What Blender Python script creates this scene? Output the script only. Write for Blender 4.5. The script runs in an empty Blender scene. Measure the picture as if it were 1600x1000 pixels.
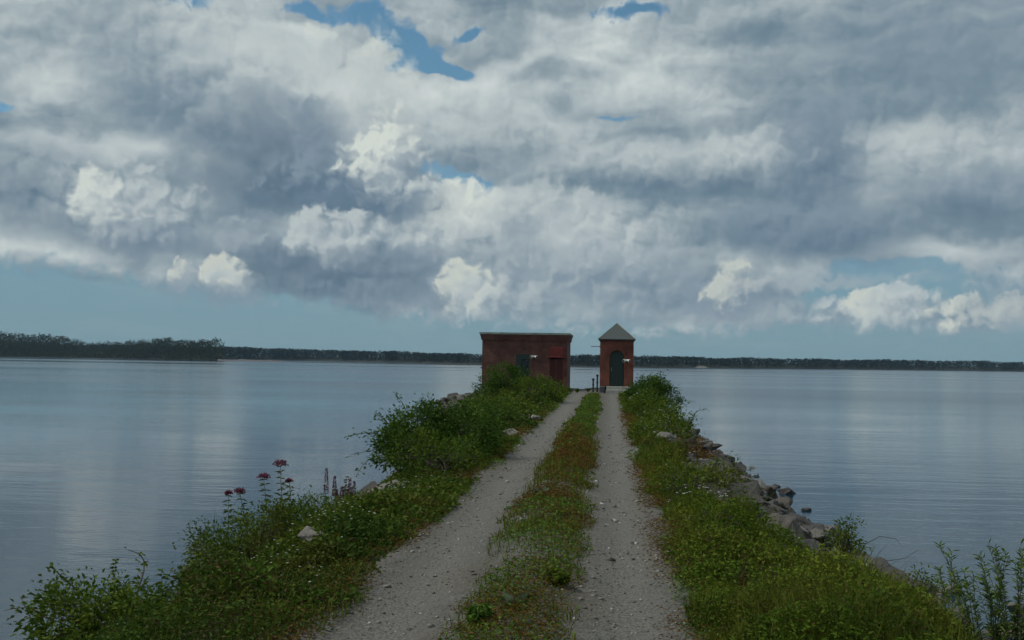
import bpy, bmesh, math, random
import numpy as np
from mathutils import Vector, Matrix
from mathutils import noise as mnoise

rng = np.random.default_rng(7)
random.seed(7)
scn = bpy.context.scene
col = scn.collection

# ------------------------------------------------------------------ camera
# world: X = to the right of the track, Y = along the track, Z = above the water
F = 1640.0                      # focal length in photo pixels (1600 px wide)
PITCH = math.atan(62 / F)
ROLL = 0.0150
YAW = math.atan(151 / F)        # camera looks this much to the left of the track
HW = 4.3                        # eye above the water
fwd = Vector((-math.sin(YAW) * math.cos(PITCH), math.cos(YAW) * math.cos(PITCH), math.sin(PITCH)))
r0 = Vector((math.cos(YAW), math.sin(YAW), 0))
u0 = r0.cross(fwd)
rgt = r0 * math.cos(ROLL) + u0 * math.sin(ROLL)
upv = u0 * math.cos(ROLL) - r0 * math.sin(ROLL)
EYE = Vector((0, 0, HW))

def pix(x, y):
    "direction of a photo pixel"
    return (fwd * F + rgt * (x - 800) - upv * (y - 500)).normalized()

def on_z(x, y, z):
    d = pix(x, y)
    return EYE + d * ((z - HW) / d.z)

def on_y(x, y, Y):
    d = pix(x, y)
    return EYE + d * (Y / d.y)

cam = bpy.data.cameras.new('camera')
camo = bpy.data.objects.new('camera', cam)
col.objects.link(camo)
m = Matrix((rgt, upv, -fwd)).transposed().to_4x4()
m.translation = EYE
camo.matrix_world = m
cam.sensor_width = 36
cam.lens = 36 * F / 1600
cam.clip_start = 0.1
cam.clip_end = 20000
scn.camera = camo

scn.view_settings.view_transform = 'Standard'
scn.view_settings.look = 'None'
scn.view_settings.exposure = 0
scn.view_settings.gamma = 1
cy = scn.cycles
cy.max_bounces = 6
cy.diffuse_bounces = 3
cy.glossy_bounces = 3
cy.transmission_bounces = 3
cy.transparent_max_bounces = 4
cy.volume_bounces = 0
cy.use_denoising = True
cy.sample_clamp_indirect = 4
cy.use_adaptive_sampling = True
cy.adaptive_threshold = 0.015
cy.adaptive_min_samples = 12

def lin(r, g, b):
    f = lambda c: (c / 255 / 12.92) if c / 255 <= 0.04045 else ((c / 255 + 0.055) / 1.055) ** 2.4
    return (f(r), f(g), f(b), 1)

# ------------------------------------------------------------------ node helper
class NT:
    def __init__(self, tree):
        self.t = tree
        self.n = tree.nodes
        self.l = tree.links
    def new(self, typ, **kw):
        nd = self.n.new(typ)
        for k, v in kw.items():
            setattr(nd, k, v)
        return nd
    def put(self, sock, v):
        if isinstance(v, bpy.types.NodeSocket):
            self.l.new(v, sock)
        elif v is not None:
            sock.default_value = v
    def math(self, op, a, b=None, c=None, clamp=False):
        nd = self.new('ShaderNodeMath', operation=op, use_clamp=clamp)
        for i, v in enumerate((a, b, c)):
            self.put(nd.inputs[i], v)
        return nd.outputs[0]
    def vmath(self, op, a, b=None, scale=None):
        nd = self.new('ShaderNodeVectorMath', operation=op)
        self.put(nd.inputs[0], a)
        if b is not None:
            self.put(nd.inputs[1], b)
        if scale is not None:
            self.put(nd.inputs['Scale'], scale)
        return nd.outputs['Value'] if op in ('LENGTH', 'DOT_PRODUCT', 'DISTANCE') else nd.outputs['Vector']
    dim = '3D'
    def noise(self, vec, scale, detail=6, rough=0.55, dist=0.0, lac=2.0):
        nd = self.new('ShaderNodeTexNoise', noise_dimensions=self.dim)
        self.put(nd.inputs['Vector'], vec)
        nd.inputs['Scale'].default_value = scale
        nd.inputs['Detail'].default_value = detail
        nd.inputs['Roughness'].default_value = rough
        nd.inputs['Lacunarity'].default_value = lac
        nd.inputs['Distortion'].default_value = dist
        return nd.outputs['Fac'], nd.outputs['Color']
    def voro(self, vec, scale, feature='F1', rand=1.0, detail=0):
        nd = self.new('ShaderNodeTexVoronoi', feature=feature, voronoi_dimensions=self.dim)
        self.put(nd.inputs['Vector'], vec)
        nd.inputs['Scale'].default_value = scale
        nd.inputs['Randomness'].default_value = rand
        if 'Detail' in nd.inputs:
            nd.inputs['Detail'].default_value = detail
        return nd
    def mapv(self, vec, loc=(0, 0, 0), rot=(0, 0, 0), sc=(1, 1, 1), typ='POINT'):
        nd = self.new('ShaderNodeMapping', vector_type=typ)
        self.put(nd.inputs['Vector'], vec)
        if typ != 'NORMAL':
            nd.inputs['Location'].default_value = loc
        nd.inputs['Rotation'].default_value = rot
        nd.inputs['Scale'].default_value = sc
        return nd.outputs[0]
    def rng(self, v, a, b, c=0.0, d=1.0, smooth=False):
        nd = self.new('ShaderNodeMapRange', interpolation_type='SMOOTHSTEP' if smooth else 'LINEAR', clamp=True)
        for i, x in enumerate((v, a, b, c, d)):
            self.put(nd.inputs[i], x)
        return nd.outputs[0]
    def ramp(self, fac, stops, interp='LINEAR'):
        nd = self.new('ShaderNodeValToRGB')
        cr = nd.color_ramp
        cr.interpolation = interp
        while len(cr.elements) < len(stops):
            cr.elements.new(0.5)
        for e, (p, c) in zip(cr.elements, stops):
            e.position = p
            e.color = c if len(c) == 4 else (*c, 1)
        self.put(nd.inputs[0], fac)
        return nd.outputs[0]
    def mix(self, fac, a, b, blend='MIX'):
        nd = self.new('ShaderNodeMix', data_type='RGBA', blend_type=blend)
        self.put(nd.inputs['Factor'], fac)
        self.put(nd.inputs[6], a)
        self.put(nd.inputs[7], b)
        return nd.outputs[2]
# ------------------------------------------------------------------ sky
def azel(x, y):
    d = pix(x, y)
    return math.atan2(d.x, d.y) * 10, math.asin(d.z) * 10      # unit = 0.1 rad = 164 photo px

SUN_EL, SUN_AZ = math.radians(52), math.radians(-98)   # azimuth from +Y towards +X
world = bpy.data.worlds.new("World")
scn.world = world
world.use_nodes = True
world.cycles.sampling_method = 'MANUAL'
world.cycles.sample_map_resolution = 512
W = NT(world.node_tree)
W.dim = '2D'
W.n.clear()
gen = W.new('ShaderNodeTexCoord').outputs['Generated']
sep = W.new('ShaderNodeSeparateXYZ')
W.put(sep.inputs[0], gen)
az = W.math('MULTIPLY', W.math('ARCTAN2', sep.outputs[0], sep.outputs[1]), 10)
el = W.math('MULTIPLY', W.math('ARCSINE', sep.outputs[2]), 10)
cmb = W.new('ShaderNodeCombineXYZ')
W.put(cmb.inputs[0], az)
W.put(cmb.inputs[1], el)
P = cmb.outputs[0]

# shared noises: a broad warp, sheet streaks, puff billows and their relief
_, wc = W.noise(P, 1.1, 3, 0.5)
warp = W.vmath('SCALE', W.vmath('SUBTRACT', wc, (0.5, 0.5, 0.5)), scale=0.36)
Pw = W.vmath('ADD', P, warp)
_, wc2 = W.noise(P, 4.5, 5, 0.6)
warp2 = W.vmath('SCALE', W.vmath('SUBTRACT', wc2, (0.5, 0.5, 0.5)), scale=0.20)
Pw = W.vmath('ADD', Pw, W.vmath('SCALE', warp2, scale=0.3))

def sheet(vec, sc=1.0):
    return W.noise(W.mapv(vec, sc=(0.62 * sc, 1.5 * sc, 1), rot=(0, 0, -0.05)), 1.5, 6, 0.45, 0.3)[0]
def billow(vec):
    "cauliflower heads: rounded cells at three sizes over a broad noise, about 0 .. 0.75"
    acc = W.math('MULTIPLY', W.noise(vec, 2.2, 7, 0.55)[0], 0.55)
    for sc_, amp in ((2.3, 0.26), (5.2, 0.16), (11.5, 0.085)):
        d = W.voro(vec, sc_, 'F1', 1.0, 0).outputs['Distance']
        acc = W.math('MULTIPLY_ADD', W.math('MULTIPLY', d, d), -amp * 1.6, W.math('ADD', acc, amp))
    return acc
Ls = (-0.045, 0.060, 0)
sh0 = sheet(Pw)
sh1 = sheet(W.vmath('ADD', Pw, (-0.13, 0.11, 0)))
sheet_relief = W.math('SUBTRACT', sh0, sh1)
Pb = W.vmath('ADD', P, warp2)
bl0 = billow(Pb)
bl1 = billow(W.vmath('ADD', Pb, Ls))
relief = W.math('SUBTRACT', bl0, bl1)
fine = W.math('SUBTRACT', W.noise(Pw, 7.0, 7, 0.62)[0], 0.5)

def blob(vec, x, y, rx, ry, rot=0):
    a, e = azel(x, y)
    mv = W.mapv(vec, (a, e, 0), (0, 0, math.radians(-rot)), (rx / 164, ry / 164, 1), 'TEXTURE')
    g = W.new('ShaderNodeTexGradient', gradient_type='QUADRATIC_SPHERE')
    W.put(g.inputs[0], mv)
    return g.outputs['Fac'], mv

def total(vec, items, start, gain=1.0):
    acc = start
    for (x, y, rx, ry, rot, amp) in items:
        acc = W.math('MULTIPLY_ADD', blob(vec, x, y, rx, ry, rot)[0], amp * gain, acc)
    return acc

# broad light and dark parts of the cloud sheet: x, y, rx, ry, rot (clockwise deg), amount
SOFT = [
 (330, 190, 380, 130, 20, -0.62), (470, 300, 260, 110, 8, -0.60), (60, 290, 230, 130, 0, -0.42),
 (170, 360, 260, 60, 8, -0.35), (560, 425, 330, 80, 8, -0.75), (350, 410, 220, 60, 8, -0.35),
 (120, 60, 260, 110, 0, 0.30), (310, 45, 220, 90, 8, 0.55), (500, 110, 240, 120, 20, 0.55),
 (560, 190, 130, 130, 0, 0.35), (240, 235, 250, 70, 18, 0.42), (360, 270, 110, 50, 30, 0.2), (30, 110, 200, 60, 0, 0.15),
 (640, 170, 260, 90, 8, 0.48), (760, 130, 260, 80, 6, 0.20), (790, 230, 240, 90, 10, -0.30),
 (900, 60, 300, 110, 0, 0.28), (1080, 90, 300, 120, 0, 0.25), (1020, 175, 200, 60, 0, 0.12), 
 (1030, 285, 380, 55, 2, -0.42), (1130, 300, 240, 60, 4, -0.25), (930, 210, 160, 60, 0, 0.18), (1000, 245, 130, 35, 0, 0.18),
 (1450, 100, 420, 190, 0, -0.42), (1350, 120, 200, 60, -10, -0.12), (1560, 160, 200, 120, 0, -0.25), (1240, 60, 220, 90, 5, 0.10),
 (1290, 250, 160, 160, 0, -0.50), (1250, 345, 240, 70, 0, -0.42), (1280, 385, 250, 70, 3, -0.70),
 (1190, 240, 120, 70, 0, 0.32), (1110, 215, 130, 50, 0, 0.18), (1440, 240, 200, 80, 0, 0.36), (1490, 265, 140, 90, 20, 0.20), (1590, 235, 90, 60, 0, 0.3), (1540, 310, 230, 70, 6, -0.55),
 (900, 350, 260, 90, 0, 0.20), (720, 340, 150, 70, 0, 0.45), (980, 400, 240, 90, 0, 0.05), (880, 440, 260, 90, 0, 0.05), (1050, 440, 200, 90, 0, -0.18),
 (50, 392, 240, 34, 4, 0.55), (1440, 395, 220, 40, 0, 0.40), (1560, 420, 90, 90, 0, 0.15), (1200, 440, 200, 60, 0, 0.0),
]
HOLES = [
 (300, -4, 150, 34, 0, 1.3), (575, 22, 150, 52, 8, 1.7), (470, 18, 90, 30, 10, 1.4), (645, 80, 110, 40, 30, 1.8), (735, 62, 84, 26, -25, 1.5), (640, 112, 100, 26, 6, 1.5), (700, 122, 66, 22, 0, 1.6),
 (705, 268, 100, 34, 12, 2.0), (772, 300, 66, 34, 50, 1.8), (990, 14, 150, 36, -4, 1.5), (960, 182, 100, 22, 4, 0.95), (0, 163, 70, 20, 0, 1.5),
 (1470, 434, 230, 60, 0, 2.0), (1330, 455, 200, 44, -4, 1.0), (1240, 412, 150, 34, 0, 0.5), (1270, 470, 140, 40, 0, 0.6), (1340, 430, 90, 40, 0, 0.9),
]
bright = total(Pw, SOFT, 0.52, 0.92)
bright = W.math('MULTIPLY_ADD', W.math('SUBTRACT', sh0, 0.5), 1.15, bright)
bright = W.math('MULTIPLY_ADD', sheet_relief, 0.6, bright)
bright = W.math('MULTIPLY_ADD', relief, 0.55, bright)
bright = W.math('MULTIPLY_ADD', fine, 0.10, bright)
SKYRAMP = [(0.0, lin(90, 115, 132)), (0.3, lin(117, 138, 151)), (0.5, lin(147, 162, 170)), (0.75, lin(184, 195, 197)), (1.0, lin(216, 223, 219))]
sheet_col = W.ramp(W.rng(bright, -0.3, 1.3), SKYRAMP)

# how much of the sheet covers: 1 over most of the sky, open below a line and in the gaps
a0, e0 = azel(0, 398)
a1, e1 = azel(620, 484)
a2, e2 = azel(1100, 512)
a3, e3 = azel(1600, 470)
vl = W.rng(az, a0, a1, e0, e1)
vl = W.math('ADD', vl, W.rng(az, a1, a2, 0, e2 - e1))
vl = W.math('ADD', vl, W.rng(az, a2, a3, 0, e3 - e2))
above = W.math('SUBTRACT', el, vl)
holes = total(Pw, HOLES, 0.0)
cov = W.math('MULTIPLY_ADD', above, 2.6, 0.35)
cov = W.math('MINIMUM', cov, 1.05)
cov = W.math('SUBTRACT', cov, holes)
cov = W.math('MULTIPLY_ADD', W.math('SUBTRACT', bl0, 0.45), 0.75, cov)
cov = W.math('MULTIPLY_ADD', fine, 0.9, cov)
mask = W.rng(cov, 0.15, 0.62, 0, 1, True)

# clear air: Nishita above, the low pale belt over the far shore
sky = W.new('ShaderNodeTexSky', sky_type='NISHITA')
sky.sun_disc = False
sky.sun_elevation = SUN_EL
sky.sun_rotation = SUN_AZ
sky.altitude = 20
sky.air_density = 1.0
sky.dust_density = 0.6
sky.ozone_density = 1.2
clear = W.vmath('SCALE', W.mix(1.0, sky.outputs[0], (0.72, 1.02, 1.0, 1), 'MULTIPLY'), scale=0.085)
belt_col = W.ramp(W.rng(el, 0, 2.2), [(0, lin(125, 153, 161)), (0.35, lin(119, 153, 169)), (0.7, lin(109, 150, 178)), (1, lin(98, 145, 187))])
belt_col = W.mix(W.math('MULTIPLY', W.rng(W.noise(W.mapv(Pw, sc=(0.5, 2.4, 1)), 1.6, 6, 0.5)[0], 0.5, 0.8), 0.35), belt_col, lin(142, 162, 168))
belt = W.rng(el, 3.2, 1.2, 0, 1, True)
total_mask = W.math('MAXIMUM', mask, belt)
colr = W.mix(total_mask, clear, W.mix(mask, belt_col, sheet_col))

# single cumulus heads: x, y, rx, ry, rot, lit colour, shaded colour, opacity, edge softness
WHT = lin(210, 217, 210); LGT = lin(186, 196, 197); MID = lin(158, 171, 178); GRY = lin(128, 146, 160); DRK = lin(94, 118, 138); DRK2 = lin(90, 112, 130)
CRM = lin(200, 206, 197); TEA = lin(120, 148, 160)
PUFFS = [
 (742, 322, 62, 34, 10, LGT, LGT, 0.8, 0.4), (725, 335, 70, 46, 10, WHT, LGT, 0.88, 0.35), (660, 362, 70, 26, 0, LGT, MID, 0.8, 0.5), (860, 330, 90, 44, 0, LGT, MID, 0.6, 0.6),
 (590, 205, 60, 80, 0, LGT, MID, 0.7, 0.5), (560, 300, 120, 44, 6, GRY, DRK, 0.85, 0.45),
 (600, 250, 62, 58, 0, WHT, MID, 0.88, 0.3), (645, 295, 48, 42, 0, LGT, GRY, 0.88, 0.3), (560, 322, 130, 20, 0, DRK, DRK, 0.7, 0.5), (820, 355, 34, 18, 0, GRY, GRY, 0.6, 0.4),
 (215, 325, 84, 58, 10, LGT, MID, 0.65, 0.6), (155, 325, 34, 50, 0, WHT, LGT, 0.75, 0.45), (250, 320, 46, 38, 0, LGT, MID, 0.5, 0.5), (220, 372, 90, 22, 0, GRY, DRK, 0.6, 0.6),
 (515, 368, 82, 36, 6, LGT, MID, 0.88, 0.35), (385, 370, 44, 30, 0, MID, GRY, 0.6, 0.5),
 (345, 440, 60, 32, 14, MID, GRY, 0.6, 0.5), (348, 430, 36, 24, 20, CRM, LGT, 0.88, 0.35), (290, 425, 16, 24, 0, CRM, MID, 0.8, 0.3), (330, 460, 90, 16, 6, GRY, GRY, 0.5, 0.8), (560, 462, 130, 22, 4, GRY, DRK, 0.5, 0.8),
 (790, 440, 100, 60, 0, MID, GRY, 0.75, 0.5), (735, 452, 42, 44, 0, CRM, LGT, 0.88, 0.35), (795, 470, 44, 30, 0, LGT, GRY, 0.7, 0.35), 
 (925, 440, 120, 60, 0, MID, GRY, 0.55, 0.6), (955, 385, 52, 36, 30, LGT, MID, 0.7, 0.4), (915, 395, 34, 26, 0, MID, GRY, 0.3, 0.8), (880, 490, 120, 22, 0, MID, TEA, 0.5, 0.8),
 (1145, 470, 66, 44, 0, GRY, GRY, 0.75, 0.5), (1145, 447, 42, 32, 0, CRM, GRY, 0.75, 0.45), (1240, 440, 90, 18, -4, MID, GRY, 0.6, 0.6), (1330, 440, 120, 10, -3, MID, MID, 0.6, 0.6),
 (1270, 490, 90, 20, 0, MID, GRY, 0.6, 0.5), (1450, 490, 125, 26, 2, LGT, GRY, 0.7, 0.5), (1362, 480, 32, 26, 0, CRM, LGT, 0.88, 0.3), (1400, 470, 36, 30, 0, LGT, MID, 0.8, 0.25), (1510, 488, 50, 22, 0, CRM, GRY, 0.8, 0.3), (1592, 488, 34, 28, 0, CRM, MID, 0.9, 0.25), (1580, 440, 60, 60, 0, MID, GRY, 0.6, 0.5),
 (860, 300, 14, 5, 0, LGT, LGT, 0.5, 0.8), (500, 52, 26, 8, 14, WHT, WHT, 0.5, 0.8), (1180, 235, 40, 26, 0, LGT, MID, 0.6, 0.5), (1262, 245, 16, 20, 20, MID, GRY, 0.4, 0.8),
]

# the large masses: x, y, rx, ry, rot, lit, shaded, opacity, softness, light from (right, up)
MASSES = [
 (380, 165, 270, 130, 18, LGT, GRY, 0.78, 0.7, (.40, .75)), (485, 262, 190, 104, 8, GRY, DRK2, 0.95, 0.5, (.62, .46)),
 (572, 150, 66, 100, 10, WHT, LGT, 0.65, 0.5, (.4, .3)), (60, 300, 140, 80, 0, MID, DRK, 0.6, 0.8, (.2, .6)), (210, 345, 130, 62, 4, MID, DRK, 0.75, 0.6, (-.2, .7)),
 (540, 415, 220, 60, 8, GRY, DRK2, 0.9, 0.5, (.1, .7)), (700, 470, 130, 34, 4, GRY, GRY, 0.5, 0.8, (0, .6)),
 (780, 240, 170, 60, 6, LGT, GRY, 0.55, 0.8, (-.1, .8)), (1080, 270, 230, 48, 2, LGT, DRK, 0.60, 0.7, (-.1, .9)),
 (1290, 265, 86, 110, 0, GRY, DRK, 0.80, 0.4, (-.15, .3)), (1270, 370, 170, 48, 2, GRY, DRK, 0.80, 0.5, (-.1, .7)), (1450, 260, 120, 60, 10, LGT, GRY, 0.65, 0.6, (-.2, .7)), (1540, 310, 120, 44, 6, GRY, DRK, 0.6, 0.7, (0, .7)),
 (900, 400, 190, 90, 0, LGT, GRY, 0.60, 0.6, (-.15, .7)), (1060, 440, 120, 60, 0, MID, GRY, 0.6, 0.6, (-.1, .7)),
 (1450, 90, 260, 90, -4, GRY, GRY, 0.45, 0.9, (0, .5)),
]
edge = W.math('MULTIPLY', W.math('SUBTRACT', bl0, 0.42), 1.5)
rel_t = W.math('MULTIPLY_ADD', relief, 4.2, 0.42)
rel_m = W.math('MULTIPLY_ADD', relief, 1.4, 0.46)
hk = W.rng(W.math('MULTIPLY_ADD', fine, 3.6, W.math('MULTIPLY_ADD', W.math('SUBTRACT', 0.42, bl0), 1.2, holes)), 0.42, 1.25, 0, 0.95, True)
hk = W.math('MULTIPLY', hk, W.rng(holes, 0.12, 0.45))
wisp = W.rng(W.noise(W.mapv(P, sc=(0.8, 1.5, 1), rot=(0, 0, .35)), 4.2, 6, .6, .6)[0], 0.40, 0.62, 1, 0.25)
hk = W.math('MULTIPLY', hk, wisp)
for n_i, item in enumerate([m_ + (.62,) for m_ in MASSES] + [p_ + ((-.20, .36), 1.0) for p_ in PUFFS]):
    x, y, rx, ry, rot, lit, shd, op, soft, ld, ek = item
    if n_i == len(MASSES):
        high = W.rng(el, 1.0, 1.6)
        colr = W.mix(W.math('MULTIPLY', hk, high), colr, clear)
    a, e = azel(x, y)
    mv = W.mapv(Pb, (a, e, 0), (0, 0, math.radians(-rot)), (rx / 164 * 0.96, ry / 164 * 0.98, 1), 'TEXTURE')
    r = W.math('MULTIPLY_ADD', edge, -ek, W.vmath('LENGTH', mv))
    t = W.math('MULTIPLY_ADD', W.vmath('DOT_PRODUCT', mv, (*ld, 0)), 1.0, rel_m if n_i < len(MASSES) else rel_t, clamp=True)
    w = W.math('MULTIPLY_ADD', t, -0.75, 0.8 + soft * 0.6)      # crisp on the lit side, melting away below
    k = W.math('MULTIPLY', W.math('SMOOTH_MIN', W.math('MAXIMUM', W.math('DIVIDE', W.math('SUBTRACT', 1.05, r), w), 0.0), 1.0, 0.3), op)
    colr = W.mix(k, colr, W.mix(t, shd, lit))

bg_c = W.new('ShaderNodeBackground')
W.put(bg_c.inputs[0], W.vmath('SCALE', colr, scale=10.0))
bg_c.inputs[1].default_value = 0.1
wo = W.new('ShaderNodeOutputWorld')
W.l.new(bg_c.outputs[0], wo.inputs[0])

sun = bpy.data.lights.new('sun', 'SUN')
sun.energy = 2.1
sun.angle = math.radians(5)
sun.color = (1.0, 0.95, 0.87)
suno = bpy.data.objects.new('sun', sun)
col.objects.link(suno)
sd = Vector((math.sin(SUN_AZ) * math.cos(SUN_EL), math.cos(SUN_AZ) * math.cos(SUN_EL), math.sin(SUN_EL)))
suno.rotation_euler = sd.to_track_quat('Z', 'Y').to_euler()
suno.location = (-20, 10, 40)
# ------------------------------------------------------------------ object helpers
def link(o, parent=None):
    col.objects.link(o)
    if parent is not None:
        o.parent = parent
    return o

def tag(o, label=None, cat=None, group=None, kind=None):
    for k, v in (('label', label), ('category', cat), ('group', group), ('kind', kind)):
        if v:
            o[k] = v
    return o

def empty(name, loc, rz=0.0):
    o = bpy.data.objects.new(name, None)
    o.location = loc
    o.rotation_euler = (0, 0, rz)
    o.empty_display_size = 0.2
    return link(o)

def np_mesh(name, verts, faces, mat, parent=None, smooth=False, loc=None, mats=None, midx=None):
    "faces: list of int arrays (n,k) with different k"
    me = bpy.data.meshes.new(name)
    verts = np.asarray(verts, dtype=np.float32)
    faces = [np.asarray(f, dtype=np.int32) for f in (faces if isinstance(faces, (list, tuple)) else [faces]) if len(f)]
    me.vertices.add(len(verts))
    me.vertices.foreach_set('co', verts.ravel())
    loops = np.concatenate([f.ravel() for f in faces])
    tot = np.concatenate([np.full(len(f), f.shape[1], np.int32) for f in faces])
    st = np.concatenate([[0], np.cumsum(tot)[:-1]]).astype(np.int32)
    me.loops.add(len(loops))
    me.loops.foreach_set('vertex_index', loops)
    me.polygons.add(len(tot))
    me.polygons.foreach_set('loop_start', st)
    me.polygons.foreach_set('loop_total', tot)
    if smooth:
        me.polygons.foreach_set('use_smooth', np.ones(len(tot), bool))
    for mt in (mats or [mat]):
        me.materials.append(mt)
    if midx is not None:
        me.polygons.foreach_set('material_index', np.asarray(midx, np.int32))
    me.update()
    me.validate()
    o = bpy.data.objects.new(name, me)
    if loc is not None:
        o.location = loc
    return link(o, parent)

def bm_obj(name, bm, mat, parent=None, loc=None, smooth=False):
    me = bpy.data.meshes.new(name)
    bmesh.ops.recalc_face_normals(bm, faces=bm.faces)
    bm.to_mesh(me)
    bm.free()
    me.materials.append(mat)
    if smooth:
        for p in me.polygons:
            p.use_smooth = True
    o = bpy.data.objects.new(name, me)
    if loc is not None:
        o.location = loc
    return link(o, parent)

def add_box(bm, x0, x1, y0, y1, z0, z1, bevel=0.0):
    r = bmesh.ops.create_cube(bm, size=1)
    vs = r['verts']
    for v in vs:
        v.co = Vector((x0 + (v.co.x + .5) * (x1 - x0), y0 + (v.co.y + .5) * (y1 - y0), z0 + (v.co.z + .5) * (z1 - z0)))
    if bevel:
        es = list({e for v in vs for e in v.link_edges})
        bmesh.ops.bevel(bm, geom=es, offset=bevel, segments=1, affect='EDGES')

def add_tube(bm, pts, rads, seg=8, cap=True):
    rings = []
    pts = [Vector(p) for p in pts]
    if not isinstance(rads, (list, tuple)):
        rads = [rads] * len(pts)
    for i, p in enumerate(pts):
        d = (pts[min(i + 1, len(pts) - 1)] - pts[max(i - 1, 0)]).normalized()
        a = Vector((0, 0, 1)) if abs(d.z) < .9 else Vector((1, 0, 0))
        e1 = d.cross(a).normalized()
        e2 = d.cross(e1)
        rings.append([bm.verts.new(p + (e1 * math.cos(t) + e2 * math.sin(t)) * rads[i]) for t in [2 * math.pi * k / seg for k in range(seg)]])
    for a, b in zip(rings, rings[1:]):
        for k in range(seg):
            bm.faces.new((a[k], a[(k + 1) % seg], b[(k + 1) % seg], b[k]))
    if cap:
        bm.faces.new(rings[0][::-1])
        bm.faces.new(rings[-1])

# ------------------------------------------------------------------ material helpers
def mat(name):
    m = bpy.data.materials.new(name)
    m.use_nodes = True
    t = NT(m.node_tree)
    t.n.clear()
    b = t.new('ShaderNodeBsdfPrincipled')
    o = t.new('ShaderNodeOutputMaterial')
    t.l.new(b.outputs[0], o.inputs[0])
    t.b, t.o = b, o
    return m, t

def bump(t, h, strength, dist):
    bn = t.new('ShaderNodeBump')
    bn.inputs['Strength'].default_value = strength
    bn.inputs['Distance'].default_value = dist
    t.put(bn.inputs['Height'], h)
    t.l.new(bn.outputs[0], t.b.inputs['Normal'])

def objco(t):
    return t.new('ShaderNodeTexCoord').outputs['Object']
def worldco(t):
    return t.new('ShaderNodeNewGeometry').outputs['Position']

# ------------------------------------------------------------------ the lie of the land
def road_z(Y):
    return 2.38 + 0.005 * (np.clip(Y, -8, 62) - 7)
def shore_r(Y):
    return np.interp(Y, [0, 12, 16, 20, 25, 35, 56, 66], [6.4, 6.1, 6.0, 5.8, 5.35, 5.3, 5.4, 5.4])
def crest_r(Y):
    return np.interp(Y, [0, 9.4, 12, 15, 20, 30, 66], [2.6, 2.4, 1.95, 1.72, 1.62, 1.7, 2.1])
def shore_l(Y):
    return np.interp(Y, [0, 10, 20, 30, 40, 47, 66], [-7.4, -6.9, -6.9, -7.0, -7.6, -9.6, -10.2])
def crest_l(Y):
    return np.interp(Y, [0, 30, 40, 47, 66], [-3.0, -3.1, -4.2, -7.4, -7.6])

def vnoise(x, y, s, seed=0):
    x = np.asarray(x, float) * s + seed * 17.3
    y = np.asarray(y, float) * s + seed * 9.1
    xi, yi = np.floor(x).astype(np.int64), np.floor(y).astype(np.int64)
    xf, yf = x - xi, y - yi
    xf, yf = xf * xf * (3 - 2 * xf), yf * yf * (3 - 2 * yf)
    def h(a, b):
        n = (a * 374761393 + b * 668265263) & 0x7fffffff
        n = ((n ^ (n >> 13)) * 1274126177) & 0x7fffffff
        return ((n ^ (n >> 16)) & 0xffff) / 65535.0
    return (h(xi, yi) * (1 - xf) + h(xi + 1, yi) * xf) * (1 - yf) + (h(xi, yi + 1) * (1 - xf) + h(xi + 1, yi + 1) * xf) * yf - 0.5

def ground_z(X, Y):
    X, Y = np.asarray(X, float), np.asarray(Y, float)
    zr = road_z(Y)
    cr, sr, cl, sl = crest_r(Y), shore_r(Y), crest_l(Y), shore_l(Y)
    zc_r, zc_l = zr - 0.18, zr - 0.22
    z = zr.copy() if hasattr(zr, 'copy') else np.array(zr)
    z = np.broadcast_to(z, np.broadcast(X, Y).shape).copy()
    def edge(X, x0, x1, z0, z1):
        t = np.clip((X - x0) / (x1 - x0), 0, None)
        return z0 + (z1 - z0) * t
    right = np.where(X < cr, edge(X, 0.6, cr, zr, zc_r), np.where(X < sr, zc_r * np.clip((sr - X) / (sr - cr), 0, 1) ** np.interp(Y, [10, 14], [1.3, 1.0]), edge(X, sr, sr + 1.6, 0, -.8)))
    left = np.where(X > cl, edge(-X, 2.0, -cl, zr, zc_l), edge(-X, -cl, -sl, zc_l, 0.0))
    z = np.where(X > 0.6, right, np.where(X < -2.0, left, z))
    bank = np.clip(np.maximum(X - 0.6, -2.0 - X), 0, 1)
    lowb = np.clip((z + 0.3) / 1.6, 0.15, 1)
    z = z + bank * lowb * (0.34 * vnoise(X, Y, 0.55, 1) + 0.16 * vnoise(X, Y, 1.7, 2))
    # wheel ruts and the hump between them
    rut = np.exp(-((X + 1.55) / .33) ** 2) + np.exp(-((X - 0.2) / .3) ** 2)
    hump = np.exp(-((X + 0.7) / .42) ** 2)
    z = z - 0.05 * rut + 0.05 * hump + 0.025 * vnoise(X, Y, 1.3, 3) + 0.012 * vnoise(X, Y, 5, 4)
    end = np.clip((Y - 63.5) / 3.5, 0, 1)
    z = z * (1 - end) + (-1.3) * end
    return np.maximum(z, -1.5)

def gz(x, y):
    return float(ground_z(np.array([x]), np.array([y]))[0])

def on_ground(px, py):
    "first point of the causeway seen along a photo pixel"
    d = pix(px, py)
    t = np.linspace(3, 75, 3000)
    x, y, z = d.x * t, d.y * t, HW + d.z * t
    k = np.nonzero(z <= np.maximum(ground_z(x, y), 0))[0]
    k = k[0] if len(k) else -1
    return Vector((x[k], y[k], z[k]))

# soil under everything that grows on the causeway
m_soil, t = mat('soil')
c = worldco(t)
n1, _ = t.noise(c, 1.1, 5, 0.6)
n2, _ = t.noise(c, 14, 6, 0.65)
base = t.ramp(n2, [(0.25, (0.030, 0.026, 0.017)), (0.55, (0.062, 0.053, 0.034)), (0.8, (0.12, 0.105, 0.075))])
base = t.mix(t.rng(n1, 0.45, 0.62), base, (0.034, 0.042, 0.018, 1))
t.put(t.b.inputs['Base Color'], base)
t.b.inputs['Roughness'].default_value = 0.95
bump(t, n2, 0.8, 0.05)

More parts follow.
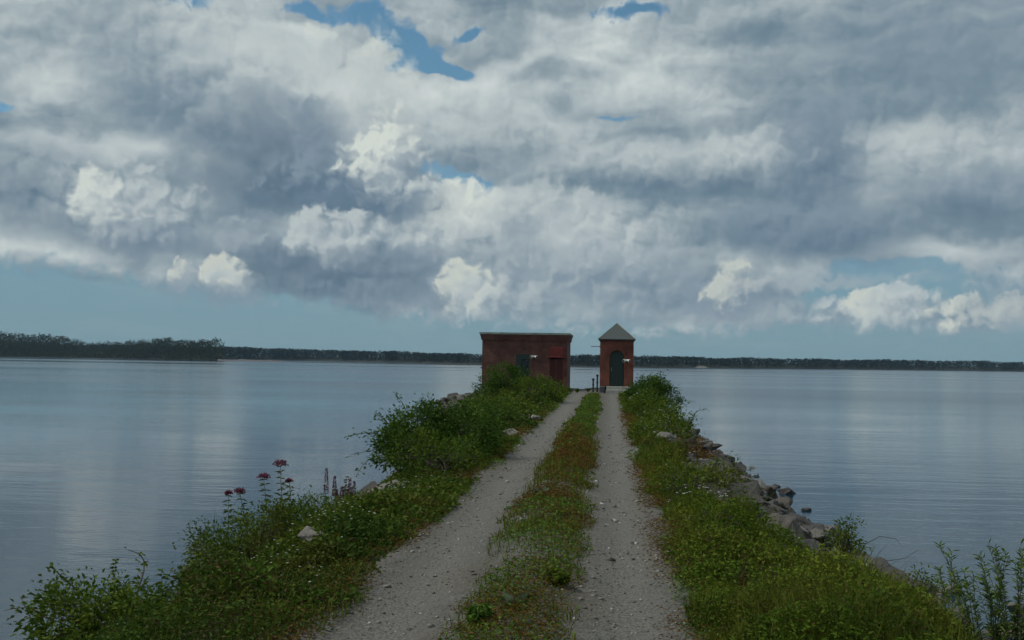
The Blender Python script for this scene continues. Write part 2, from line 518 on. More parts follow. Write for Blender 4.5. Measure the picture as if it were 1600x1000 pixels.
def grid(xs, ys, zfun):
    X, Y = np.meshgrid(xs, ys)
    V = np.stack([X, Y, zfun(X, Y)], -1).reshape(-1, 3)
    nx, ny = len(xs), len(ys)
    i = (np.arange(ny - 1)[:, None] * nx + np.arange(nx - 1)[None]).ravel()
    return V, np.stack([i, i + 1, i + 1 + nx, i + nx], 1)

ysteps = np.concatenate([np.arange(-8, 24, 0.16), np.arange(24, 69, 0.35)])
V, Fq = grid(np.arange(-14, 12.01, 0.16), ysteps, ground_z)
tag(np_mesh('causeway_ground', V, Fq, m_soil, smooth=True), kind='structure')

# the gravel track: both wheel ruts, laid on the soil
m_gravel, t = mat('gravel_road')
c = worldco(t)
sepx = t.new('ShaderNodeSeparateXYZ')
t.put(sepx.inputs[0], c)
nl, _ = t.noise(c, 0.9, 4, 0.55)
nm, _ = t.noise(c, 6, 6, 0.65)
nf, _ = t.noise(c, 60, 4, 0.7)
vo = t.voro(c, 34)
base = t.ramp(nm, [(0.25, (0.072, 0.068, 0.056)), (0.5, (0.125, 0.119, 0.101)), (0.75, (0.190, 0.183, 0.160))])
base = t.mix(t.rng(nl, 0.42, 0.68), base, (0.132, 0.116, 0.090, 1))
rutx = t.math('ABSOLUTE', t.math('SUBTRACT', t.math('ABSOLUTE', t.math('ADD', sepx.outputs[0], 0.68)), 0.88))
base = t.mix(t.rng(t.math('MULTIPLY_ADD', nm, .5, rutx), .62, .30, 0, .6), base, (0.185, 0.180, 0.160, 1))
base = t.mix(t.math('MULTIPLY', t.rng(rutx, .25, .55), t.rng(nl, .52, .62, 0, .7)), base, (0.070, 0.066, 0.042, 1))
chip = t.ramp(vo.outputs['Distance'], [(0.0, (1.35, 1.35, 1.38, 1)), (0.35, (1.0, 1.0, 1.0, 1)), (0.75, (0.62, 0.62, 0.6, 1))])
base = t.mix(0.75, base, chip, 'MULTIPLY')
base = t.mix(t.rng(nf, 0.62, 0.72), base, (0.38, 0.37, 0.34, 1))
base = t.mix(t.rng(nf, 0.36, 0.28), base, (0.05, 0.047, 0.04, 1))
t.put(t.b.inputs['Base Color'], base)
t.b.inputs['Roughness'].default_value = 0.9
bump(t, t.math('MULTIPLY_ADD', nf, 0.6, t.math('MULTIPLY_ADD', vo.outputs['Distance'], -0.5, nm)), 0.9, 0.03)
nx = 36
ys = np.concatenate([np.arange(-8, 24, 0.12), np.arange(24, 63, 0.3)])
u = np.linspace(0, 1, nx)
Yg = np.repeat(ys[:, None], nx, 1)
xl = -2.12 + 0.34 * vnoise(ys, ys * 0, 0.9, 11) + 0.2 * vnoise(ys, ys * 0, 3.1, 12)
xr = 0.72 + 0.30 * vnoise(ys, ys * 0, 0.8, 13) + 0.2 * vnoise(ys, ys * 0, 3.3, 14)
# the turning place between the two buildings
xl = xl - 0.28 - 0.3 * np.clip((ys - 50) / 4, 0, 1)
xr = xr + 0.25 + 0.6 * np.clip((ys - 52) / 4, 0, 1)
Xg = xl[:, None] + (xr - xl)[:, None] * u[None]
ue = np.minimum(u, 1 - u)[None]
Zg = ground_z(Xg, Yg) + 0.010 - 0.05 * np.clip(1 - ue / .07, 0, 1) ** 2
V = np.stack([Xg, Yg, Zg], -1).reshape(-1, 3)
i = (np.arange(len(ys) - 1)[:, None] * nx + np.arange(nx - 1)[None]).ravel()
tag(np_mesh('dirt_road', V, np.stack([i, i + 1, i + 1 + nx, i + nx], 1), m_gravel, smooth=True), kind='structure')

# ------------------------------------------------------------------ the lake
m_water, t = mat('lake_water')
c = worldco(t)
def wave(sx, sy, scale, detail, rot):
    return t.noise(t.mapv(c, rot=(0, 0, rot), sc=(sx, sy, 1)), scale, detail, 0.5)[0]
w1 = wave(0.30, 1.0, 1.9, 2, 0.16)
w2 = wave(0.55, 1.0, 6.0, 3, 0.12)
w3 = wave(0.25, 1.0, 0.55, 2, -0.1)
gust, _ = t.noise(t.mapv(c, sc=(0.25, 1, 1)), 0.06, 4, 0.55)
gl = t.rng(gust, 0.40, 0.62, 0.35, 1.0)
h = t.math('MULTIPLY_ADD', w2, 0.34, t.math('MULTIPLY', w1, 0.60))
h = t.math('MULTIPLY', h, gl)
h = t.math('MULTIPLY_ADD', w3, 0.8, h)
t.put(t.b.inputs['Base Color'], (0.008, 0.034, 0.060, 1))
far_gust, _ = t.noise(t.mapv(c, sc=(0.12, 1, 1)), 0.011, 3, 0.5)
sw = t.new('ShaderNodeSeparateXYZ'); t.put(sw.inputs[0], c)
far_k = t.rng(t.math('MULTIPLY_ADD', sw.outputs[0], 0.5, sw.outputs[1]), 70, 150, 0.25, 1.0)
t.put(t.b.inputs['Roughness'], t.math('MULTIPLY_ADD', t.math('MULTIPLY', t.rng(far_gust, 0.36, 0.58, 0.3, 1.0), far_k), 0.14, 0.03))
t.b.inputs['IOR'].default_value = 1.30
t.b.inputs['Specular Tint'].default_value = (0.86, 0.96, 1.0, 1)
bump(t, h, 0.65, 0.040)
bm = bmesh.new()
xs = [-4000, -900, -200, -40, 40, 200, 900, 4000]
yy = [-200, 0, 40, 120, 300, 700, 1500, 4200]
g = [[bm.verts.new((x, y, 0)) for x in xs] for y in yy]
for a, b in zip(g, g[1:]):
    for k in range(len(xs) - 1):
        bm.faces.new((a[k], a[k + 1], b[k + 1], b[k]))
tag(bm_obj('lake_water', bm, m_water), kind='structure')
# ------------------------------------------------------------------ the two brick houses
def brick_mat(name, c1, c2, mortar):
    m, t = mat(name)
    tc = t.new('ShaderNodeTexCoord').outputs['Object']
    nrm = t.new('ShaderNodeTexCoord').outputs['Normal']
    s = t.new('ShaderNodeSeparateXYZ'); t.put(s.inputs[0], tc)
    sn = t.new('ShaderNodeSeparateXYZ'); t.put(sn.inputs[0], nrm)
    side = t.math('GREATER_THAN', t.math('ABSOLUTE', sn.outputs[0]), 0.5)
    horiz = t.math('ADD', t.math('MULTIPLY', s.outputs[1], side), t.math('MULTIPLY', s.outputs[0], t.math('SUBTRACT', 1, side)))
    cb = t.new('ShaderNodeCombineXYZ')
    t.put(cb.inputs[0], horiz); t.put(cb.inputs[1], s.outputs[2])
    br = t.new('ShaderNodeTexBrick')
    t.put(br.inputs['Vector'], cb.outputs[0])
    br.inputs['Scale'].default_value = 1
    br.inputs['Brick Width'].default_value = 0.215
    br.inputs['Row Height'].default_value = 0.072
    br.inputs['Mortar Size'].default_value = 0.006
    br.inputs['Mortar Smooth'].default_value = 0.2
    br.inputs['Bias'].default_value = 0.0
    br.inputs['Color1'].default_value = c1
    br.inputs['Color2'].default_value = c2
    br.inputs['Mortar'].default_value = mortar
    n, _ = t.noise(tc, 1.3, 5, 0.6)
    n2, _ = t.noise(tc, 9, 5, 0.6)
    base = t.mix(t.rng(n, 0.38, 0.66), br.outputs['Color'], (c1[0] * .5, c1[1] * .56, c1[2] * .62, 1))
    base = t.mix(t.rng(n2, 0.52, 0.68, 0, 0.6), base, mortar)
    t.put(t.b.inputs['Base Color'], base)
    t.b.inputs['Roughness'].default_value = 0.88
    bump(t, t.math('MULTIPLY_ADD', br.outputs['Fac'], -0.6, n2), 0.5, 0.01)
    return m

def plain_mat(name, colr, rough=0.6, var=0.25, scale=5.0, metal=0.0, bmp=0.2):
    m, t = mat(name)
    tc = objco(t)
    n, _ = t.noise(tc, scale, 6, 0.6)
    lo = tuple(x * (1 - var) for x in colr[:3]) + (1,)
    hi = tuple(min(1, x * (1 + var)) for x in colr[:3]) + (1,)
    t.put(t.b.inputs['Base Color'], t.ramp(n, [(0.3, lo), (0.7, hi)]))
    t.b.inputs['Roughness'].default_value = rough
    t.b.inputs['Metallic'].default_value = metal
    bump(t, n, bmp, 0.01)
    return m

m_brick_a = brick_mat('old_brick', (0.160, 0.055, 0.040, 1), (0.225, 0.083, 0.055, 1), (0.125, 0.095, 0.080, 1))
m_brick_b = brick_mat('red_brick', (0.215, 0.054, 0.032, 1), (0.285, 0.077, 0.043, 1), (0.145, 0.078, 0.058, 1))
m_coping = plain_mat('weathered_coping', (0.27, 0.30, 0.26), 0.8, 0.3, 2.5)
m_roofing = plain_mat('roof_felt', (0.10, 0.10, 0.10), 0.9)
m_green = plain_mat('dark_green_paint', (0.016, 0.042, 0.032), 0.45, 0.2, 3)
m_void = plain_mat('dark_glass', (0.012, 0.017, 0.020), 0.12, 0.2, 3, 0, 0.02)
m_red = plain_mat('red_paint', (0.17, 0.017, 0.013), 0.5, 0.25, 3)
m_maroon = plain_mat('maroon_paint', (0.085, 0.018, 0.014), 0.55, 0.25, 3)
m_white = plain_mat('white_plastic', (0.80, 0.80, 0.76), 0.4, 0.08, 6)
m_black = plain_mat('black_iron', (0.020, 0.022, 0.024), 0.55, 0.3, 8)
m_step = plain_mat('pale_concrete', (0.36, 0.35, 0.31), 0.9, 0.2, 9, 0, 0.5)
m_block = plain_mat('dark_granite', (0.105, 0.10, 0.105), 0.85, 0.3, 14, 0, 0.5)
m_sill = plain_mat('stone_sill', (0.25, 0.23, 0.21), 0.9, 0.2, 9)

# slate of the small pyramid roof: courses and joints
m_slate, t = mat('slate_roof')
tc = objco(t)
s = t.new('ShaderNodeSeparateXYZ'); t.put(s.inputs[0], tc)
row = t.math('MULTIPLY', s.outputs[2], 9.0)
fr = t.math('FRACT', row)
n, _ = t.noise(tc, 3.0, 6, 0.6)
n2, _ = t.noise(t.mapv(tc, sc=(1, 1, 2.2)), 11, 3, 0.6)
base = t.ramp(n2, [(0.3, (0.050, 0.064, 0.064)), (0.7, (0.082, 0.100, 0.096))])
base = t.mix(t.rng(n, 0.45, 0.7), base, (0.070, 0.076, 0.068, 1))
base = t.mix(t.rng(fr, 0.14, 0.02, 0, 0.55), base, (0.06, 0.066, 0.06, 1))
t.put(t.b.inputs['Base Color'], base)
t.b.inputs['Roughness'].default_value = 0.7
bump(t, t.math('MULTIPLY', t.math('SUBTRACT', 1, fr), 1.0), 0.5, 0.02)

def wall_with_openings(bm, x0, x1, z0, z1, y, th, openings):
    "front wall between y and y+th, split round rectangular openings (x0,x1,z0,z1)"
    xs = sorted({x0, x1, *[o[0] for o in openings], *[o[1] for o in openings]})
    zs = sorted({z0, z1, *[o[2] for o in openings], *[o[3] for o in openings]})
    vid = {}
    def v(x, yy, z):
        k = (round(x, 4), round(yy, 4), round(z, 4))
        if k not in vid:
            vid[k] = bm.verts.new((x, yy, z))
        return vid[k]
    def hole(a, b):
        return any(o[0] - 1e-6 <= a[0] and a[1] <= o[1] + 1e-6 and o[2] - 1e-6 <= b[0] and b[1] <= o[3] + 1e-6 for o in openings)
    for a in zip(xs, xs[1:]):
        for b in zip(zs, zs[1:]):
            if not hole(a, b):
                bm.faces.new((v(a[0], y, b[0]), v(a[1], y, b[0]), v(a[1], y, b[1]), v(a[0], y, b[1])))
    for (a, b, c, d) in openings:
        for (p, q) in (((a, c), (a, d)), ((a, d), (b, d)), ((b, d), (b, c)), ((b, c), (a, c))):
            bm.faces.new((v(p[0], y, p[1]), v(q[0], y, q[1]), v(q[0], y + th, q[1]), v(p[0], y + th, p[1])))

def floodlight(x, y, z, label):
    r = empty('security_light', (x, y, z))
    tag(r, label, 'floodlight', 'twin floodlights on the brick fronts')
    bm = bmesh.new(); add_box(bm, -.055, .055, -.035, 0, -.055, .055, .008); bm_obj('mounting_box', bm, m_white, r)
    for s in (-1, 1):
        bm = bmesh.new()
        d = Vector((s * .62, -.72, -.22)).normalized()
        a = Vector((s * .03, -.03, .01))
        add_tube(bm, [a, a + d * .05, a + d * .055, a + d * .10, a + d * .18, a + d * .20], [.02, .022, .045, .06, .082, .078], 12)
        h = bm_obj('lamp_head', bm, m_white, r, smooth=False)
        bm = bmesh.new()
        add_tube(bm, [a + d * .198, a + d * .204], [.066, .062], 12)
        bm_obj('lens', bm, m_void, h)
    bm = bmesh.new(); add_tube(bm, [(0, -.03, -.05), (0, -.05, -.10), (0, -.055, -.13)], [.028, .034, .02], 10); bm_obj('motion_sensor', bm, m_black, r)
    return r

# ---- pump house
PX0, PX1, PY0, PY1 = -6.98, -2.24, 58.0, 62.6
PB, PT = 2.25, 5.72
ph = empty('pump_house', ((PX0 + PX1) / 2, PY0, PB))
tag(ph, 'wide flat roofed brick building with corbelled cornice left of the track end', 'building')
W2, H2, D2 = (PX1 - PX0) / 2, PT - PB, PY1 - PY0
def loc_px(px, py, Y, o):
    p = on_y(px, py, Y)
    return p.x - o.x, p.z - o.z
o = ph.location
wx0, wz1 = loc_px(806.5, 553.5, PY0, o)
wx1, _ = loc_px(827.5, 553.5, PY0, o)
_, wz0 = loc_px(816, 590, PY0, o)
dx0, dz1 = loc_px(858.5, 559, PY0, o)
dx1, _ = loc_px(880.5, 559, PY0, o)
bm = bmesh.new()
wall_with_openings(bm, -W2, W2, -1.2, H2, 0, 0.24, [(wx0, wx1, wz0, wz1), (dx0, dx1, 0.25, dz1)])
for (a, b) in (((W2, 0), (W2, D2)), ((W2, D2), (-W2, D2)), ((-W2, D2), (-W2, 0))):
    bm.faces.new([bm.verts.new((a[0], a[1], -1.2)), bm.verts.new((b[0], b[1], -1.2)), bm.verts.new((b[0], b[1], H2)), bm.verts.new((a[0], a[1], H2))])
bm_obj('brick_wall', bm, m_brick_a, ph)
def ring(bm, out, z0, z1):
    add_box(bm, -W2 - out, W2 + out, -out, 0.1, z0, z1)
    add_box(bm, -W2 - out, W2 + out, D2 - 0.1, D2 + out, z0, z1)
    add_box(bm, -W2 - out, -W2 + 0.1, 0.1, D2 - 0.1, z0, z1)
    add_box(bm, W2 - 0.1, W2 + out, 0.1, D2 - 0.1, z0, z1)
bm = bmesh.new()
ring(bm, 0.045, H2 - 0.36, H2 - 0.285)
ring(bm, 0.075, H2 - 0.285, H2 - 0.14)
ring(bm, 0.11, H2 - 0.14, H2 - 0.02)
bm_obj('cornice', bm, m_brick_a, ph)
bm = bmesh.new()
ring(bm, 0.16, H2 - 0.02, H2 + 0.085)
bm_obj('coping', bm, m_coping, ph)
bm = bmesh.new()
add_box(bm, -W2 + 0.1, W2 - 0.1, 0.1, D2 - 0.1, H2 - 0.15, H2 - 0.06)
bm_obj('flat_roof', bm, m_roofing, ph)
# green window: frame, half open shutter, dark glass
wn = bmesh.new()
add_box(wn, wx0, wx1, 0.07, 0.12, wz1 - 0.09, wz1)
add_box(wn, wx0, wx0 + 0.07, 0.07, 0.12, wz0, wz1 - 0.09)
add_box(wn, wx1 - 0.07, wx1, 0.07, 0.12, wz0, wz1 - 0.09)
add_box(wn, (wx0 + wx1) / 2 - .02, (wx0 + wx1) / 2 + .02, 0.07, 0.12, wz0, wz1 - 0.09)
win = bm_obj('window', wn, m_green, ph)
bm = bmesh.new(); add_box(bm, wx0 + .07, wx1 - .07, 0.14, 0.16, wz0, wz1 - .09); bm_obj('glass', bm, m_void, win)
bm = bmesh.new()
sx1 = wx0 + 0.30
add_box(bm, wx0 + 0.01, sx1, 0.02, 0.065, wz0, wz1 - 0.01)
add_box(bm, sx1 + .004, wx1 - 0.01, 0.02, 0.065, wz1 - 0.26, wz1 - 0.01)
for k in range(8):
    zz = wz0 + 0.1 + k * (wz1 - wz0 - .2) / 8
    add_box(bm, wx0 + 0.05, sx1 - 0.04, 0.008, 0.02, zz, zz + 0.06)
bm_obj('shutter', bm, m_green, win)
bm = bmesh.new(); add_box(bm, wx0 - .08, wx1 + .08, -0.05, 0.10, wz0 - 0.09, wz0 - 0.002); bm_obj('sill', bm, m_sill, win)
# maroon door in its recess below a red hood
bm = bmesh.new()
n = 5
for k in range(n):
    a = dx0 + .07 + k * (dx1 - dx0 - .14) / n
    add_box(bm, a + .004, a + (dx1 - dx0 - .14) / n - .004, 0.15, 0.19, 0.25, dz1 - .05)
door = bm_obj('door', bm, m_maroon, ph)
bm = bmesh.new()
add_box(bm, dx0, dx0 + .07, 0.05, 0.2, 0.25, dz1)
add_box(bm, dx1 - .07, dx1, 0.05, 0.2, 0.25, dz1)
add_box(bm, (dx0 + dx1) / 2 - .05, (dx0 + dx1) / 2 + .03, 0.09, 0.149, 0.25, dz1 - .06)
bm_obj('door_frame', bm, m_red, door)
hx0, hz1 = loc_px(856, 542.5, PY0, o)
hx1, hz0 = loc_px(881, 558.5, PY0, o)
bm = bmesh.new()
add_box(bm, hx0 + .14, hx1 - .02, -0.10, -0.004, hz0 + .05, hz1, .012)
add_box(bm, hx0, hx1 + .05, -0.13, -0.004, hz0 - .03, hz0 + .046, .01)
bm_obj('door_hood', bm, m_red, ph)
fx, fz = loc_px(834.5, 557, PY0, o)
floodlight(fx + o.x, PY0 - 0.002, fz + o.z, 'white twin headed floodlight beside the green shuttered window of the wide building')

# ---- gate tower
TY0 = 56.0
TX0, TX1 = on_y(937.5, 560, TY0).x, on_y(990, 560, TY0).x
TB = on_y(963, 603.3, TY0).z
TT = on_y(963, 532, TY0).z
tw = empty('gate_tower', ((TX0 + TX1) / 2, TY0, TB))
tag(tw, 'narrow red brick tower with grey pyramid roof and arched green door at the track end', 'tower')
Wt, Ht = (TX1 - TX0) / 2, TT - TB
# front wall with an arched opening
cxd = on_y(963.6, 575, TY0).x - tw.location.x
aw = 11.0 / F * TY0                      # half width of the recess
az_top = on_y(963, 547.5, TY0).z - TB
spring = az_top - aw
bm = bmesh.new()
NA = 18
arc = [(cxd + aw * math.cos(a), spring + aw * math.sin(a)) for a in [math.pi * (1 - k / NA) for k in range(NA + 1)]]
outer = []
for k, (x, z) in enumerate(arc):
    f = k / NA
    outer.append((-Wt + 2 * Wt * f, Ht))
f0 = bm.faces.new
def V2(x, z, y=0.0):
    return bm.verts.new((x, y, z))
av = [V2(*p) for p in arc]
ov = [V2(*p) for p in outer]
for k in range(NA):
    f0((av[k], av[k + 1], ov[k + 1], ov[k]))
lb, la = V2(-Wt, -0.02), V2(arc[0][0], -0.02)
ls = V2(-Wt, spring)
rb, ra = V2(Wt, -0.02), V2(arc[-1][0], -0.02)
rs = V2(Wt, spring)
f0((lb, la, av[0], ls)); f0((ls, av[0], ov[0]))
f0((ra, rb, rs, av[-1])); f0((av[-1], rs, ov[-1]))
rec = 0.20
path = [la] + av + [ra]
back = [bm.verts.new((v.co.x, rec, v.co.z)) for v in path]
for k in range(len(path) - 1):
    f0((path[k], back[k], back[k + 1], path[k + 1]))
for (a, b) in (((Wt, 0), (Wt, 2 * Wt)), ((Wt, 2 * Wt), (-Wt, 2 * Wt)), ((-Wt, 2 * Wt), (-Wt, 0))):
    f0([bm.verts.new((a[0], a[1], -0.4)), bm.verts.new((b[0], b[1], -0.4)), bm.verts.new((b[0], b[1], Ht)), bm.verts.new((a[0], a[1], Ht))])
bm_obj('brick_wall', bm, m_brick_b, tw)
# arch of headers standing just proud
bm = bmesh.new()
for k in range(15):
    a = math.pi * (k + .5) / 15
    d, e = Vector((math.cos(a), 0, math.sin(a))), Vector((-math.sin(a), 0, math.cos(a)))
    c0 = Vector((cxd, 0, spring))
    hw_ = math.pi * (aw + .03) / 15 / 2 * .93
    pts = [c0 + d * (aw + .004) - e * hw_ * .93, c0 + d * (aw + .004) + e * hw_ * .93, c0 + d * (aw + .20) + e * hw_ * 1.15, c0 + d * (aw + .20) - e * hw_ * 1.15]
    fr_ = [bm.verts.new((p.x, -.012, p.z)) for p in pts]
    bk_ = [bm.verts.new((p.x, .02, p.z)) for p in pts]
    bm.faces.new(fr_)
    for q in range(4):
        bm.faces.new((fr_[q], bk_[q], bk_[(q + 1) % 4], fr_[(q + 1) % 4]))
bm_obj('brick_arch', bm, m_brick_b, tw)
# the door: planks cut to the arch
bm = bmesh.new()
npl = 6
for k in range(npl):
    a, b = cxd - aw + .02 + k * (2 * aw - .04) / npl + .004, cxd - aw + .02 + (k + 1) * (2 * aw - .04) / npl - .004
    top = lambda x: spring + math.sqrt(max(0, (aw - .015) ** 2 - (x - cxd) ** 2))
    q = [(a, 0), (b, 0), (b, top(b)), ((a + b) / 2, top((a + b) / 2)), (a, top(a))]
    fr_ = [bm.verts.new((x, rec - .06, z)) for x, z in q]
    bk_ = [bm.verts.new((x, rec - .01, z)) for x, z in q]
    bm.faces.new(fr_)
    for i_ in range(5):
        bm.faces.new((fr_[i_], bk_[i_], bk_[(i_ + 1) % 5], fr_[(i_ + 1) % 5]))
for zz in (0.28, 1.05):
    add_box(bm, cxd - aw + .03, cxd + aw - .05, rec - .075, rec - .062, zz, zz + .07)
door = bm_obj('door', bm, m_green, tw)
bm = bmesh.new()
add_tube(bm, [(cxd - aw + .10, rec - .13, .95), (cxd - aw + .10, rec - .075, .95)], .03, 10)
add_box(bm, cxd - aw + .075, cxd - aw + .125, rec - .082, rec - .0621, .80, .90)
bm_obj('handle', bm, m_sill, door)
# eaves board and pyramid roof
ex = 0.10
bm = bmesh.new()
add_box(bm, -Wt - .03, Wt + .03, -.03, 2 * Wt + .03, Ht - .055, Ht + .002)
bm_obj('brick_band', bm, m_brick_b, tw)
bm = bmesh.new()
add_box(bm, -Wt - ex + .02, Wt + ex - .02, -ex + .02, 2 * Wt + ex - .02, Ht + .002, Ht + .05)
bm_obj('eaves_board', bm, m_black, tw)
bm = bmesh.new()
z0 = Ht + .05
apex = on_y(964, 505, TY0 + Wt).z - TB
q = [(-Wt - ex, -ex), (Wt + ex, -ex), (Wt + ex, 2 * Wt + ex), (-Wt - ex, 2 * Wt + ex)]
lo = [bm.verts.new((x, y, z0)) for x, y in q]
mid = [bm.verts.new((x, y, z0 + .03)) for x, y in q]
tip = bm.verts.new((0, Wt, apex))
bm.faces.new(lo[::-1])
for k in range(4):
    bm.faces.new((lo[k], lo[(k + 1) % 4], mid[(k + 1) % 4], mid[k]))
    bm.faces.new((mid[k], mid[(k + 1) % 4], tip))
roof = bm_obj('pyramid_roof', bm, m_slate, tw)
bm = bmesh.new()
for k in range(4):
    add_tube(bm, [Vector((q[k][0], q[k][1], z0 + .035)), Vector((0, Wt, apex + .005))], .018, 6)
bm_obj('hip_ridge', bm, m_coping, roof)
bx0 = on_y(923, 541, TY0 + .9).x - tw.location.x
bz = on_y(930, 541.3, TY0 + .9).z - TB
bm = bmesh.new(); add_tube(bm, [(-Wt, .9, bz), (bx0, .9, bz)], .018, 6); add_tube(bm, [(-Wt - .001, .9, bz), (-Wt - .03, .9, bz)], .05, 8); bm_obj('bracket_rod', bm, m_black, tw)
fx = on_y(979, 563, TY0)
floodlight(fx.x, TY0 - 0.002, fx.z, 'white twin headed floodlight right of the arched green door')

# steps up to the arched door, the block beside them, two iron posts
st = empty('door_steps', (cxd + tw.location.x + .06, TY0, TB))
tag(st, 'pale concrete steps below the arched green door', 'steps')
for k in range(2):
    bm = bmesh.new()
    add_box(bm, -.60 - .02 * k, .80, -.32 * (k + 1), -.32 * k - (.004 if k == 0 else 0), -.60, -.016 - .17 * k, .012)
    bm_obj('step', bm, m_step, st)
bx = on_y(941, 610, TY0 - .5)
bm = bmesh.new()
zb = gz(bx.x, TY0 - .3) - .08
add_box(bm, -.15, .13, -.25, .2, 0, TB - zb - .01, .02)
tag(bm_obj('stone_block', bm, m_block, loc=(bx.x, TY0 - .26, zb)), 'dark granite block at the left end of the tower steps', 'stone block')
for (px, ptop, Y, lab, hgt) in ((927, 591, 55.2, 'shorter black iron post standing left of the tower', 0), (933.4, 585, 55.4, 'taller black iron post right beside the tower corner', 0)):
    p = on_y(px, ptop, Y)
    zb = gz(p.x, Y) - .1
    hh = p.z - zb
    r = empty('iron_post', (p.x, Y, zb))
    tag(r, lab, 'post')
    bm = bmesh.new(); add_tube(bm, [(0, 0, 0), (0, 0, hh - .10)], .045, 10); bm_obj('shaft', bm, m_black, r)
    bm = bmesh.new(); add_tube(bm, [(0, 0, hh - .10), (0, 0, hh - .085), (0, 0, hh - .03), (0, 0, hh)], [.06, .08, .075, .03], 10); bm_obj('cap', bm, m_black, r)
    bm = bmesh.new(); add_tube(bm, [(0, 0, hh * .55), (0, 0, hh * .55 + .08)], .06, 10); bm_obj('collar', bm, m_black, r)
# ------------------------------------------------------------------ leaves and blades
def leaf_mat(name, lo, mid, hi, patch=None, rough=0.65, trans=0.28, pscale=0.8):
    m, t = mat(name)
    at = t.new('ShaderNodeAttribute', attribute_name='tint')
    base = t.ramp(at.outputs['Fac'], [(0.0, lo), (0.5, mid), (1.0, hi)])
    if patch:
        n, _ = t.noise(worldco(t), pscale, 4, 0.6)
        base = t.mix(t.rng(n, 0.50, 0.66, 0, 0.75), base, (*patch, 1))
    t.put(t.b.inputs['Base Color'], base)
    t.b.inputs['Roughness'].default_value = rough
    t.b.inputs['Specular IOR Level'].default_value = 0.12
    tr = t.new('ShaderNodeBsdfTranslucent')
    t.put(tr.inputs[0], base)
    mx = t.new('ShaderNodeMixShader')
    mx.inputs[0].default_value = trans
    t.l.new(t.b.outputs[0], mx.inputs[1])
    t.l.new(tr.outputs[0], mx.inputs[2])
    t.l.new(mx.outputs[0], t.o.inputs[0])
    return m

m_bark, t = mat('bark')
n, _ = t.noise(objco(t), 12, 5, 0.6)
t.put(t.b.inputs['Base Color'], t.ramp(n, [(0.3, (0.035, 0.027, 0.02)), (0.7, (0.10, 0.08, 0.06))]))
t.b.inputs['Roughness'].default_value = 0.95
bump(t, n, 0.6, 0.02)

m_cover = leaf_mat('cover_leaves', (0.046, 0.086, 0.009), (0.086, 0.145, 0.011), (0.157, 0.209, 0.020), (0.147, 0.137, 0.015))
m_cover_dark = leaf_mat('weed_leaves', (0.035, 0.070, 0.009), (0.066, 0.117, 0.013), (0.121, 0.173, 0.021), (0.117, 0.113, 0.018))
m_dry = leaf_mat('dry_leaves', (0.102, 0.043, 0.012), (0.152, 0.075, 0.018), (0.210, 0.145, 0.029), (0.075, 0.096, 0.012), pscale=1.6)
m_brown = leaf_mat('olive_brown_leaves', (0.050, 0.038, 0.012), (0.085, 0.066, 0.020), (0.12, 0.085, 0.03))
m_grass = leaf_mat('grass_blades', (0.043, 0.080, 0.008), (0.090, 0.128, 0.013), (0.181, 0.181, 0.029), (0.145, 0.116, 0.019), pscale=1.2)
m_strip = leaf_mat('clover_leaves', (0.051, 0.109, 0.016), (0.090, 0.169, 0.022), (0.157, 0.235, 0.035))
m_bush = leaf_mat('bush_leaves', (0.030, 0.073, 0.009), (0.058, 0.116, 0.013), (0.119, 0.190, 0.021))
m_bush_b = leaf_mat('bush_leaves_olive', (0.047, 0.086, 0.010), (0.090, 0.143, 0.014), (0.167, 0.216, 0.023))
m_willow = leaf_mat('willow_leaves', (0.058, 0.113, 0.016), (0.108, 0.180, 0.025), (0.196, 0.274, 0.047))
m_mullein = leaf_mat('mullein_leaves', (0.095, 0.130, 0.080), (0.140, 0.180, 0.115), (0.19, 0.225, 0.15), rough=0.85)
m_petal_w = leaf_mat('white_petals', (0.42, 0.42, 0.38), (0.55, 0.55, 0.50), (0.72, 0.72, 0.66), trans=0.15)
m_petal_p = leaf_mat('dusky_pink_petals', (0.15, 0.045, 0.075), (0.22, 0.075, 0.11), (0.31, 0.12, 0.16), trans=0.15)
m_petal_v = leaf_mat('purple_petals', (0.13, 0.055, 0.08), (0.21, 0.09, 0.13), (0.30, 0.15, 0.19), trans=0.15)
m_tree = leaf_mat('tree_leaves', (0.012, 0.026, 0.010), (0.024, 0.042, 0.014), (0.046, 0.064, 0.020), trans=0.15)
m_tree_b = leaf_mat('tree_leaves_warm', (0.022, 0.030, 0.010), (0.038, 0.050, 0.015), (0.062, 0.066, 0.022), trans=0.15)
m_far = leaf_mat('far_wood_leaves', (0.004, 0.012, 0.010), (0.008, 0.019, 0.014), (0.014, 0.028, 0.018), trans=0.1)

def unit(v):
    return v / np.maximum(np.linalg.norm(v, axis=-1, keepdims=True), 1e-9)
def rdir(n, zlo=-1.0, zhi=1.0):
    a = rng.uniform(0, 2 * np.pi, n)
    z = rng.uniform(zlo, zhi, n)
    s = np.sqrt(1 - z * z)
    return np.stack([s * np.cos(a), s * np.sin(a), z], 1)

